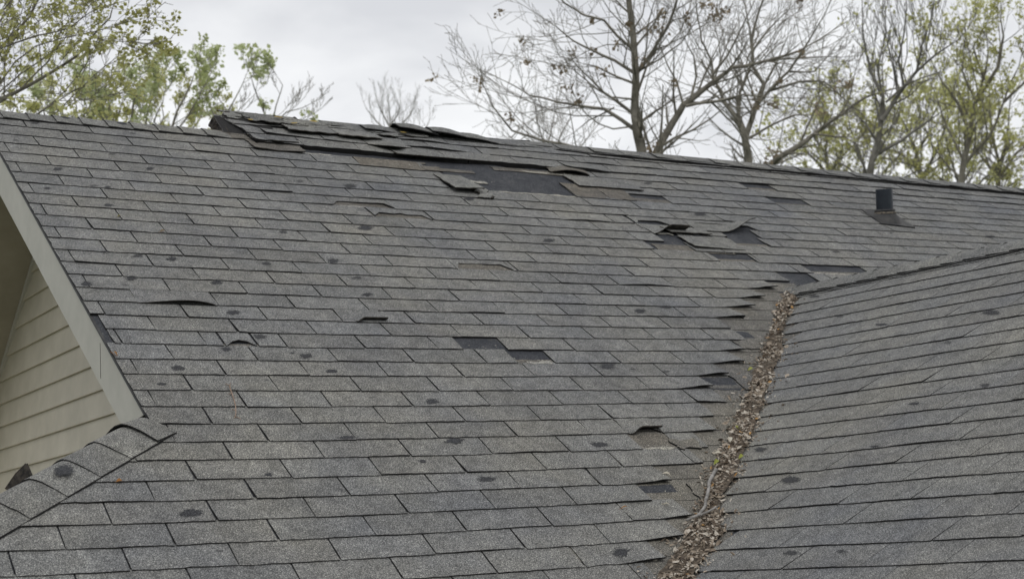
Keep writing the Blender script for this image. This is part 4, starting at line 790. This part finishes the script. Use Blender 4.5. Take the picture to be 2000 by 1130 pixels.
# ---------------------------------------------------------------- vent pipe
vp = bpy.data.objects.new('vent_pipe', None); SC.collection.objects.link(vp); vp.parent = house; vp.empty_display_size = .1; vp['label'] = 'short black plastic plumbing vent on the far right slope'
p0 = Vector(D['PIPE']); p1 = Vector(D['PIPETOP']); pf = p0.copy(); ax = (p1-p0).normalized(); p0 = p0+ax*((p1-p0).length*.30); ax = (ax*1.0).normalized()
a_ = ax.orthogonal().normalized(); b_ = ax.cross(a_)
def ringp(c, r, n=28): return [c+a_*(r*math.cos(math.tau*i/n))+b_*(r*math.sin(math.tau*i/n)) for i in range(n+1)]
mb = MB(); R_ = .0525
mb.grid([ringp(p0-ax*.06, R_), ringp(p1-ax*.002, R_), ringp(p1, R_-.002), ringp(p1, R_-.007), ringp(p1-ax*.12, R_-.007)], 0)
pp = mb.build('pipe', [M['plastic']], vp, smooth=False)
mb = MB()
mb.grid([ringp(p0-ax*.004, R_+.001), ringp(p0+ax*.004, R_+.007), ringp(p0-ax*.004, R_+.012), ringp(p0-ax*.014, R_+.010)], 0)
mb.build('collar', [M['flash']], vp)
mb = MB(); rr = []
for h, r_ in ((-.012, .010), (-.022, .018), (-.032, .012)):
    rr.append([p+ax*.003*smoothn(p.x*70, p.y*70) for p in ringp(p0+ax*h, R_+r_)])
mb.grid(rr, 0); mb.build('sealant', [M['sealant']], vp)
# rubber boot: flares down onto the slope
fc = p0-Vector((0, 0, 1))*0
ca_ = (pf-O).dot(X); cb_ = (pf-O).dot(US)
mb = MB(); n = 28; rows = []
for s, (rad_, hh) in enumerate([(0.0, 0), (.35, 0), (.75, 0), (1.0, 0)]):
    row = []
    for i in range(n+1):
        th = math.tau*i/n
        dr = X*math.cos(th)+US*math.sin(th); pr = (dr-ax*dr.dot(ax)).normalized()
        top = p0-ax*.020+pr*(R_+.012)
        base = PM(ca_+.105*math.cos(th), cb_-.012+.10*math.sin(th), .010)
        row.append(top.lerp(base, rad_))
    rows.append(row)
mb.grid(rows, 0); mb.build('boot', [M['flash']], vp, smooth=True)
mb = MB()
q = [(ca_-.14, cb_-.115), (ca_+.125, cb_-.145), (ca_+.135, cb_+.10), (ca_-.12, cb_+.10)]
tp_ = [PM(x_, y_, .0125+.002*(i == 1)) for i, (x_, y_) in enumerate(q)]; bt_ = [PM(x_, y_, .006) for x_, y_ in q]
mb.add(tp_, [(0, 1, 2, 3)], 0)
for i in range(4): mb.quad(bt_[i], bt_[(i+1) % 4], tp_[(i+1) % 4], tp_[i], 0)
mb.build('flashing', [M['flash']], vp)

# ---------------------------------------------------------------- leaf litter in the valley
VDr, MPv, WPv = Vector(D['VD']), Vector(D['MP']), Vector(D['WP'])
LIT = D['LIT']
def litw(t):
    for (t0, l0, r0), (t1, l1, r1) in zip(LIT, LIT[1:]):
        if t <= t1: s = max(0, (t-t0)/(t1-t0)); return l0+(l1-l0)*s, r0+(r1-r0)*s
    return LIT[-1][1:]
def vpt(t, w, h):
    p = VA+VDr*t
    p = p+(MPv*w if w > 0 else WPv*(-w))
    return p+(NM+WN).normalized()*h
def heap(t, w):
    l, r = litw(t); s = (w-r)/(l-r); return max(0, 4*s*(1-s))**.7
mb = MB()
# dark humus bed
rows = []; tt = .06
while tt < 3.9:
    l, r = litw(tt); m_ = (l+r)/2; l = m_+(l-m_)*.78+.018*smoothn(tt*13, 1); r = m_+(r-m_)*.78+.018*smoothn(tt*13, 5)
    rows.append([vpt(tt, r+(l-r)*j/8, .003+.020*heap(tt, r+(l-r)*j/8)+.004*smoothn(tt*30, j)) for j in range(9)]); tt += .02
mb.grid(rows, 0, (.3, .3, .3))
lr = random.Random(21)
def leaf(mb, C, d, n, ln, wd, bend, mi, tn, cup=.15):
    s = n.cross(d).normalized()
    P_ = [C-d*ln*.5, C-d*ln*.15+s*wd*.5+n*ln*cup, C+d*ln*.2+s*wd*.42+n*ln*cup, C+d*ln*.5+n*ln*bend, C+d*ln*.2-s*wd*.42+n*ln*cup*.8, C-d*ln*.15-s*wd*.5+n*ln*cup*.8, C+n*0]
    mb.add(P_, [(0, 1, 6), (1, 2, 6), (2, 3, 6), (3, 4, 6), (4, 5, 6), (5, 0, 6)], mi, tn)
NL = 7800
for i in range(NL):
    t = lr.random()**.8*3.8+.05
    l, r = litw(t); c = (l+r)/2; hw = (l-r)/2
    w = c+hw*1.08*max(-1.25, min(1.25, lr.gauss(0, .5)))
    if smoothn(t*4.3, w*9, 4.) < -.12 and lr.random() < .7: continue
    if lr.random() < .05: w = c+hw*lr.uniform(-2.6, 1.9)
    th = lr.uniform(0, math.tau); ln = lr.choice([.008, .012, .015, .018, .022, .027])*lr.uniform(.8, 1.2); wd = ln*lr.choice([.18, .25, .35, .5, .6])
    nn = (NM+WN).normalized(); e1 = VDr; e2 = nn.cross(e1)
    tilt = Vector((lr.gauss(0, .42), lr.gauss(0, .42), lr.gauss(0, .3)))
    n = (nn+tilt).normalized(); d = (e1*math.cos(th)+e2*math.sin(th)); d = (d-n*d.dot(n)).normalized()
    k = lr.random()**.9; 
    if lr.random() < .012: k = 1
    elif lr.random() < .06: k = .9
    else: k = min(.86, k)
    leaf(mb, vpt(t, w, .006+.024*heap(t, w)*lr.random()**.5+.003*lr.random()), d, n, ln, wd, lr.uniform(-.25, .35), 0 if lr.random() < 0 else 1, (k, k, k), lr.uniform(-.05, .25))
tag(mb.build('leaf_litter', [M['humus'], M['litter']]), 'brown dead leaves heaped along the roof valley', 'leaf litter', kind='stuff')
mb = MB()
for (u, v, n_) in ((6.6, 24.9, 12), (7.6, 24.0, 16), (8.6, 27.0, 8), (5.6, 26.4, 8), (4.2, 7.1, 7), (3.8, 8.2, 6), (9.3, 19.9, 9), (10.2, 18.0, 10), (4.8, 1.1, 5), (11.8, 16.0, 8), (.3, 4.4, 2), (6.3, 5.1, 6), (4.4, -1.7, 6), (9.2, 13.5, 6), (4.9, 15.0, 6)):
    for q_ in range(n_):
        a, b = F(u+lr.gauss(0, .28), v+lr.gauss(0, .10)); r_ = lr.uniform(.0012, .0035)
        c_ = PM(a, b, .0105); e_ = X*r_*lr.uniform(1, 2.2); f_ = US*r_
        mb.add([c_-e_, c_-f_, c_+e_, c_+f_*lr.uniform(.6, 1.4), c_+NM*r_*.6], [(0, 1, 4), (1, 2, 4), (2, 3, 4), (3, 0, 4)], 0, (1, 1, 1))
tag(mb.build('torn_chips', [M['residue']]), 'pale crumbs of broken shingle scattered at the torn spots', 'crumbs', kind='stuff')
# single leaves and sticks
def one_leaf(pos, ln, wd, tone_, label, rot, name='fallen_leaf', mat='sprig', curlr=False, up=.010, onwing=False, tilt=(0, 0)):
    mb = MB(); C = Vector(pos); n0 = WN if onwing else NM; C = C+n0*up
    e1 = X if not onwing else WD; e2 = n0.cross(e1).normalized()
    d = e1*math.cos(rot)+e2*math.sin(rot); s = n0.cross(d); nx = 8
    top = []
    for i in range(nx+1):
        y = i/nx; w = wd*.5*math.sin(math.pi*min(1, y*1.02+.02))**.8*(1-.2*y)
        if curlr: ang = y*4.6; c = C+d*(math.cos(ang)*ln*.22)+s*(math.sin(ang)*ln*.3)+n0*.006; w *= .5
        else: c = C+d*(y-.5)*ln+n0*(.012*math.sin(y*3)*ln/.04)
        top.append([c-s*w+n0*.15*w*1.2, c-s*w*.5+n0*.03*w, c, c+s*w*.5+n0*.06*w, c+s*w+n0*.25*w*1.4])
    mb.grid(top, 0, (tone_,)*3)
    if not curlr: mb.tube([C+d*(-.5*ln)-d*.25*ln, C-d*.5*ln, C+d*.3*ln], [.0006, .0008, .0004], 4, 0, (max(0, tone_-.1),)*3)
    return tag(mb.build(name, [M[mat]]), label, 'leaf')
LV = {k[3]: k[:3] for k in D['LV']}
one_leaf(LV['green'], .034, .018, .62, 'yellow-green leaf at the left edge of the litter halfway up the valley', .1)
one_leaf(LV['curl'], .052, .020, .60, 'yellow-green leaf curled into a ring on the valley litter', .7, curlr=True, up=.03)
one_leaf(LV['green2'], .040, .018, .55, 'mossy green leaf left of the litter, just above the grey stick', .5, up=.02)
one_leaf(LV['green3'], .036, .016, .57, 'green leaf at the right edge of the litter above the stick', .4, up=.028)
one_leaf(LV['pale'], .034, .020, .97, 'pale grey leaf on the litter under the curled green one', 1.1, up=.03)
one_leaf(LV['white'], .034, .016, .92, 'whitish pointed leaf just left of the litter', -.5)
one_leaf(LV['pale2'], .036, .013, .90, 'narrow pale leaf on the shingle edge left of the stick', -.7)
one_leaf(LV['brown'], .026, .012, .22, 'small brown leaf lying high on the left of the main slope', 0)
one_leaf(LV['o'], .022, .008, .30, 'tiny ochre leaf caught at the left roof edge', .6)
one_leaf(LV['o2'], .034, .010, .10, 'orange leaf scraps on the rake edge above the gable board end', -1.2)
one_leaf(LV['b2'], .034, .007, .10, 'reddish sliver of leaf stuck in a shingle joint near the valley', 0)
one_leaf(LV['o3'], .020, .014, .05, 'small rusty leaf near the bottom left hip', 0)
one_leaf(LV['b3'], .026, .006, .86, 'pinkish sliver of leaf left of the forked stick', -.6)
def stick(name, paths, label, mat, upv=.02):
    mb = MB()
    for pts, r0, r1 in paths:
        P_ = [Vector(p)+Vector((0, -.3, 1)).normalized()*upv for p in pts]
        Q = []
        for i in range(len(P_)-1):
            for k in range(4):
                s = k/4; q = P_[i].lerp(P_[i+1], s); q += Vector((smoothn(q.x*33, q.y*33, 1.), smoothn(q.x*33, q.z*33, 4.), smoothn(q.y*33, q.z*33, 8.)))*.003; Q.append(q)
        Q.append(P_[-1])
        mb.tube(Q, [(r0+(r1-r0)*i/(len(Q)-1))*(1+.18*smoothn(i*1.3, r0*999)) for i in range(len(Q))], 7, 0, cap=True)
    return tag(mb.build(name, [M[mat]], smooth=True), label, 'stick')
stick('fallen_branch', [(D['BR1'], .0075, .0050), (D['BR2'], .0035, .0045)], 'bare grey forked stick lying on the leaves low in the valley', 'deadwood', .040)
tw = D['TW']
M['twig'] = mat_noise('brown_twig', (.16, .11, .08), (.36, .27, .21), 60, .8)
def off(p, dx, dy): return [p[0]+dx, p[1]+dy*.81, p[2]+dy*.58]
stick('twig', [(tw, .0022, .0016), ([tw[0], off(tw[0], -.012, .012)], .0015, .001), ([tw[0], off(tw[0], .010, .016)], .0015, .001), ([tw[1], off(tw[1], -.014, -.008)], .0015, .001),
               ([tw[3], off(tw[3], -.014, .010)], .0015, .001), ([tw[4], off(tw[4], -.010, -.014)], .0016, .001), ([tw[4], off(tw[4], .010, -.010), off(tw[4], .012, -.020)], .0016, .001)], 'thin brown twig lying across the courses at lower left', 'twig', .010)

# ---------------------------------------------------------------- trees
def branch(mb, rnd, p, d, ln, r, lvl, tips, up=.15, kids=5, sides=4, wander=.35, spread=.9, minr=.0022):
    n = max(3, int(ln/.22)) if lvl < 2 else 3
    n = min(n, 7)
    pts = [p]; rad = [r]; q = p; dd = d.normalized(); seg = ln/n
    for i in range(n):
        dd = (dd+Vector((rnd.gauss(0, wander), rnd.gauss(0, wander), rnd.gauss(0, wander)))*.35+Vector((0, 0, up))*.5).normalized()
        q = q+dd*seg; pts.append(q); rad.append(max(minr, r*(1-.72*(i+1)/n)))
    mb.tube(pts, rad, sides if lvl < 2 else 3, 0)
    tips.append((pts[-1], dd, lvl))
    if lvl >= 3: tips.append((pts[len(pts)//2], dd, lvl)); return
    for k in range(kids):
        s = .18+.8*(k+rnd.random())/kids; i = min(n-1, int(s*n)); f = s*n-i
        a = pts[i].lerp(pts[i+1], f); ax_ = (pts[i+1]-pts[i]).normalized(); o_ = ax_.orthogonal().normalized(); o_ = Matrix.Rotation(rnd.uniform(0, math.tau), 3, ax_)@o_
        ang = rnd.uniform(.45, .95)*spread
        nd = (ax_*math.cos(ang)+o_*math.sin(ang)).normalized()
        branch(mb, rnd, a, nd, ln*rnd.uniform(.38, .62)*(1.15-.5*s), max(minr, rad[i]*.55), lvl+1, tips, up, max(3, kids-1), sides, wander, spread, minr)
def tree(key, label, cat, leafmat=None, nleaf=0, leafsize=.03, seed=1, dens=1.0, kidlen=1.0, up=.15, bark='bark', group=None, per=4, seedpods=False, minr=.0022, zmin=None, kids=4, leaf_from=0.0, name='tree'):
    rnd = random.Random(seed); limbs = D['TR'][key]; base = limbs[0][0][0]
    t = empty(name, label, cat, base, group)
    off_ = Vector(base)
    mb = MB(); tips = []
    for li, (pts, rad) in enumerate(limbs):
        P_ = [Vector(p)-off_ for p in pts]
        Q = []; RR = []
        for i in range(len(P_)-1):
            m_ = 3
            for k in range(m_):
                s = k/m_; q = P_[i].lerp(P_[i+1], s); L0 = (P_[i+1]-P_[i]).length
                if 0 < k: q += Vector((smoothn(q.x*2.1, q.z*2.1, li), smoothn(q.z*2.1, q.y*2.1, li+3.), smoothn(q.x*2.1, q.y*2.1, li+7.)))*min(.06, L0*.05)
                Q.append(q); RR.append(rad[i]+(rad[i+1]-rad[i])*s)
        Q.append(P_[-1]); RR.append(rad[-1])
        mb.tube(Q, RR, 8 if rad[0] > .05 else 6, 0)
        tips.append((Q[-1], (Q[-1]-Q[-2]).normalized(), 1))
        # side branches
        tot = sum((Q[i+1]-Q[i]).length for i in range(len(Q)-1)); st = .30/dens; acc = 0; nxt = st*rnd.random()
        for i in range(len(Q)-1):
            sl = (Q[i+1]-Q[i]).length
            while acc+sl > nxt:
                a = Q[i].lerp(Q[i+1], (nxt-acc)/sl)
                w = (a+off_)
                fr = nxt/tot
                if w.z > 6.6 and not (li == 0 and fr < .25 and w.z < 7):
                    ax_ = (Q[i+1]-Q[i]).normalized(); o_ = ax_.orthogonal().normalized(); o_ = Matrix.Rotation(rnd.uniform(0, math.tau), 3, ax_)@o_
                    ang = rnd.uniform(.5, 1.1); nd = (ax_*math.cos(ang)+o_*math.sin(ang)).normalized()
                    rr = RR[i]*.42
                    ln = kidlen*rnd.uniform(.55, 1.25)*(.55+.75*(1-fr))
                    branch(mb, rnd, a, nd, ln, max(minr*1.3, min(rr, .022)), 1, tips, up, kids, 5, minr=minr)
                nxt += st*rnd.uniform(.6, 1.4)
            acc += sl
        branch(mb, rnd, Q[-1], (Q[-1]-Q[-2]).normalized(), .7*kidlen, max(minr*1.2, RR[-1]*.9), 1, tips, up, kids, 4, minr=minr)
    tr_ = mb.build('trunk', [M[bark]], t, smooth=True)
    if leafmat and nleaf:
        lb = MB(); cnt = 0; cand = [q for q in tips if hsh(q[0].x*3.1, q[0].z*2.7, q[0].y) > leaf_from and smoothn(q[0].x*.9, q[0].z*.9, q[0].y*.9+seed) > -.22-(.3 if leaf_from == 0 else 0)]
        rnd.shuffle(cand)
        while cnt < nleaf and cand:
            q, dd, _l = cand[cnt // per % len(cand)]
            k0 = smoothn(q.x*1.3+3, q.z*1.3, q.y)*.8+.5
            for _ in range(per):
                d = Vector((rnd.gauss(0, 1), rnd.gauss(0, 1), rnd.gauss(-.15, .8))).normalized(); n = Vector((rnd.gauss(0, 1), rnd.gauss(0, 1), rnd.gauss(0, 1))).normalized(); n = (n-d*n.dot(d)).normalized()
                ln = leafsize*rnd.uniform(.6, 1.35); k = min(1, max(0, k0+rnd.gauss(0, .2)))
                c = q+d*ln*.6+Vector((rnd.gauss(0, 1), rnd.gauss(0, 1), rnd.gauss(0, 1)))*leafsize*.5; s = n.cross(d)*ln*.38
                lb.add([c-d*ln*.5, c+s, c+d*ln*.5+n*ln*.1, c-s], [(0, 1, 2, 3)], 0, (k, k, k)); cnt += 1
            if cnt >= nleaf: break
        lb.build('seed_clusters' if seedpods else 'foliage', [M[leafmat]], t)
    return t
tree('T1', 'yellow-olive leafing tree filling the top left corner', 'tree', 'leafY', 7200, .036, seed=3, dens=1.2, kidlen=.75, up=.06, per=8, minr=.0022)
tree('T14', 'low yellow-green tree just above the left ridge', 'tree', 'leafYG', 7000, .046, seed=8, dens=1.0, kidlen=.9, up=.1, per=5, minr=.004)
tree('T2', 'bright green leafing tree behind the left end of the raised ridge', 'tree', 'leafG', 4200, .050, seed=5, dens=.9, kidlen=.6, up=.35, per=5, minr=.0035)
tree('T3', 'slim mostly bare tree above the broken ridge end with a few green leaves', 'tree', 'leafG', 1100, .070, seed=6, dens=.9, kidlen=.5, up=.5, per=5, minr=.0030, leaf_from=.25)
tree('T4', 'sparse young green tree just right of the broken ridge end', 'tree', 'leafG', 1100, .070, seed=7, dens=.9, kidlen=.5, up=.45, per=5, minr=.0035, leaf_from=.1)
tree('T15', 'yellow-green low tree just left of the broken ridge end', 'tree', 'leafYG', 5200, .046, seed=28, dens=1.1, kidlen=.7, up=.2, per=6, minr=.0035)
tree('T5', 'small faint bare treetop alone above the middle of the ridge', 'tree', None, 0, seed=9, dens=1.7, kidlen=.75, up=.5, bark='bark', minr=.0024, kids=4)
tree('T6', 'tall bare tree with two thick diverging stems and brown seed clusters', 'tree', 'seed', 850, .052, seed=12, dens=1.5, kidlen=1.15, up=.12, per=14, seedpods=True, minr=.0026, leaf_from=.8)
tree('T7', 'bare grey tree of fine twigs right of the two-stemmed tree', 'tree', None, 0, seed=13, dens=1.9, kidlen=1.0, up=.15, minr=.0028, bark='bark')
tree('T8', 'bare tree leaning right with one long thick slanting limb', 'tree', None, 0, seed=14, dens=1.2, kidlen=.9, up=.2, minr=.0028)
tree('T9', 'dark upright tree with long thin whip-like shoots behind the roof', 'tree', 'leafYG', 700, .055, seed=15, dens=1.6, kidlen=.85, up=.75, minr=.0028, leaf_from=.4, bark='bark2')
tree('T10', 'tall yellow-green tree at the right edge', 'tree', 'leafYG', 5200, .050, seed=16, dens=1.1, kidlen=1.0, up=.3, per=4, minr=.003)
tree('T11', 'low tangled tree left of the tall right-edge tree', 'tree', 'leafYG', 3600, .070, seed=17, dens=2.2, kidlen=1.3, up=.15, per=4, minr=.0036, bark='bark2')
tree('T12', 'low yellow-green tree under the tall one at the far right', 'tree', 'leafYG', 4200, .070, seed=18, dens=1.8, kidlen=1.3, up=.15, per=4, minr=.0036)
tree('T13', 'low tangled tree with yellowish leaves behind the slanting limb', 'tree', 'leafYG', 3200, .070, seed=19, dens=2.2, kidlen=1.3, up=.15, per=4, minr=.0036, bark='bark2')
tree('T16', 'bushy low tree of twigs and yellow leaves right of the slanting limb', 'tree', 'leafYG', 3600, .052, seed=31, dens=2.0, kidlen=1.1, up=.2, per=4, minr=.0036, bark='bark2')
tree('T17', 'bushy low tree of twigs directly above the vent pipe', 'tree', 'leafYG', 3600, .052, seed=32, dens=2.0, kidlen=1.1, up=.2, per=4, minr=.0036, bark='bark2')
tree('T18', 'faint low bare treetop left of the two-stemmed tree', 'tree', None, 0, seed=33, dens=1.6, kidlen=.7, up=.5, minr=.0026, kids=4)
# ---------------------------------------------------------------- ground
mb = MB(); mb.quad((-900, -900, 0), (900, -900, 0), (900, 900, 0), (-900, 900, 0)); g = mb.build('ground', [M['grass']]); g['kind'] = 'structure'; g['label'] = 'lawn around the house'
